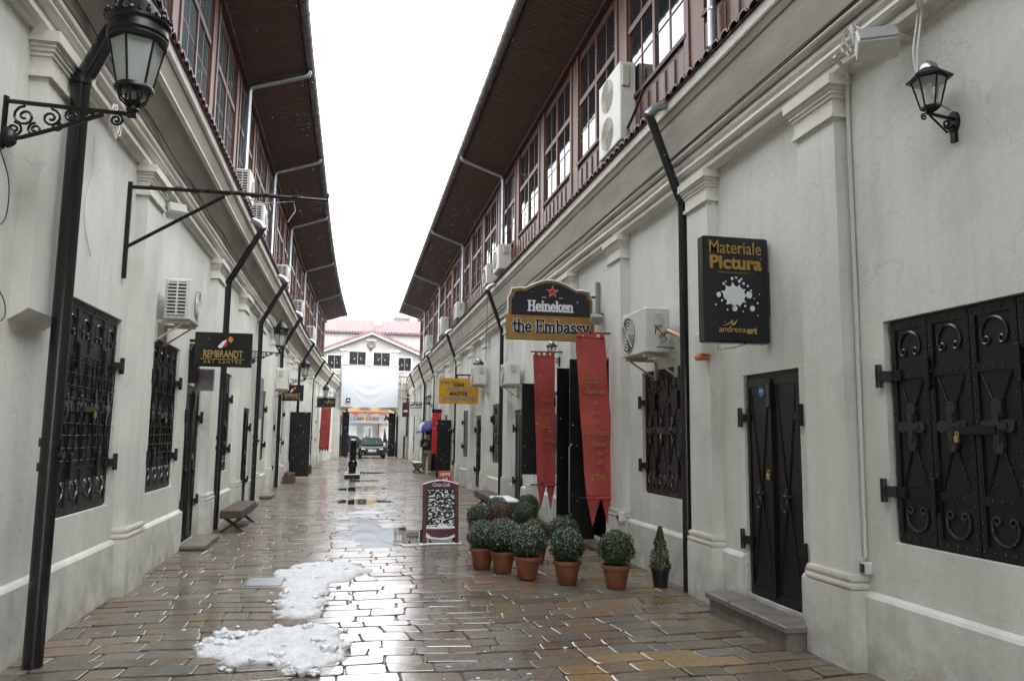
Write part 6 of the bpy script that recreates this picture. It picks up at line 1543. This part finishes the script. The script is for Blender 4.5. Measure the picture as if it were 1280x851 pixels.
MB().box(-9, 12, 72.58, 73, -.05, 2.99).build('shopfront_wall', 'white_wall', sh)
for x in (-1.6, .55, 2.3, 4.4):
    w = MB(); w.box(x, x+.9, 72.52, 72.61, 3.95, 5.6); w = w.build('window', 'grey_plastic', sh); MB().box(x+.08, x+.82, 72.50, 72.519, 4.05, 5.5).build('pane', 'glass', w)
dr_ = MB(); dr_.box(.95, 1.75, 72.5, 72.575, 0, 2.35); dr_ = dr_.build('door', 'white_paint', sh); MB().box(1.08, 1.55, 72.48, 72.499, .6, 2.2).build('pane', 'glass', dr_)
MB().box(2.25, 2.33, 72.4, 72.5, 0, 2.9).build('post', 'red_cloth_dull', sh)
for x in (-.75, 2.75):
    w = MB(); w.box(x-.45, x+1.1, 72.5, 72.575, .35, 2.4); w = w.build('shop_window', 'white_paint', sh)
    t_ = MB(); t_.poly([(x-.05, .9), (x+.5, .9), (x+.28, 1.25), (x+.1, 2.3)], 72.48, 72.499, fx); t_.build('drawn_curtain', 'jacket', w)
s = thing('shop_banner', 'long colourful shop banner with a red upper band over the street beyond the arch', 'banner', (1.2, 72.1, 2.6))
MB().box(-.75, 3.4, 72.0, 72.06, 2.62, 3.72, bev=.01).build('panel', 'banner_print', s); 
MB().poly([(-.5, 3.70), (.1, 3.35), (.7, 3.55), (1.4, 3.42), (2.1, 3.55), (2.9, 3.40), (3.2, 3.70)], 71.985, 71.998, fx).build('red_band', 'banner_red', s)
MB().box(-.75, 3.4, 71.988, 71.999, 2.63, 2.80).build('pale_strip', 'sheet_white', s)
text('M', .7, 'jacket', s, (2.95, 71.98, 3.1), bold=.01, shear=.3); text('Casa Dulce', .5, 'sign_ochre', s, (1.1, 71.98, 3.1), shear=.3, bold=.01)
for x in (-.7, 3.3): MB().tube([(x, 72.06, 3.2), (x, 72.6, 3.2)], .03, 5).build('bracket', 'iron', s)
for x in (-.5, 3.6): MB().tube([(x, 58.4, -.02), (x, 58.4, 3.6)], .09, 8).build('street_post', 'iron', None, smooth=True)
for i, o in enumerate([o for o in bpy.data.objects if o.name.startswith('street_post')]): tag(o, 'black post just beyond the archway on the '+('bollard side' if i == 0 else 'shop sign side'), 'post')

# ------------------------------------------------------------------ falling snow
random.seed(77); fl = MB()
for _ in range(5200):
    y_ = 2.5+rnd(0, 1)**.7*26; x_ = rnd(-1.0, 2.35)+y_*rnd(-.02, .02); z_ = rnd(.6, 8.2); q = rnd(.0012, .0040)*(.5+.075*min(y_, 14))
    fl.add([(x_+q, y_, z_), (x_-q, y_, z_), (x_, y_+q, z_), (x_, y_-q, z_), (x_, y_, z_+q*1.3), (x_, y_, z_-q*1.3)], [(0, 2, 4), (2, 1, 4), (1, 3, 4), (3, 0, 4), (2, 0, 5), (1, 2, 5), (3, 1, 5), (0, 3, 5)])
o = fl.build('falling_snow', 'snow', None, kind='stuff'); tag(o, 'fine snowflakes falling through the alley', 'snow')

# ------------------------------------------------------------------ added unseen gatehouse behind the viewer, put there to shade the near end
shade_block = thing('gatehouse', 'added unseen gatehouse block behind the viewer that shades the near alley', 'building', (1.0, -3, 0))
for x0, x1, z0, z1 in ((-4, -1.2, 0, 8.8), (3.0, 6, 0, 8.8), (-1.2, 3.0, 3.6, 8.8)): MB().box(x0, x1, -3.6, -2.4, z0, z1).build('wall', 'white_wall', shade_block)
MB().box(-4.2, 6.2, -3.9, -2.0, 8.801, 9.0).build('roof', 'tile_red', shade_block)
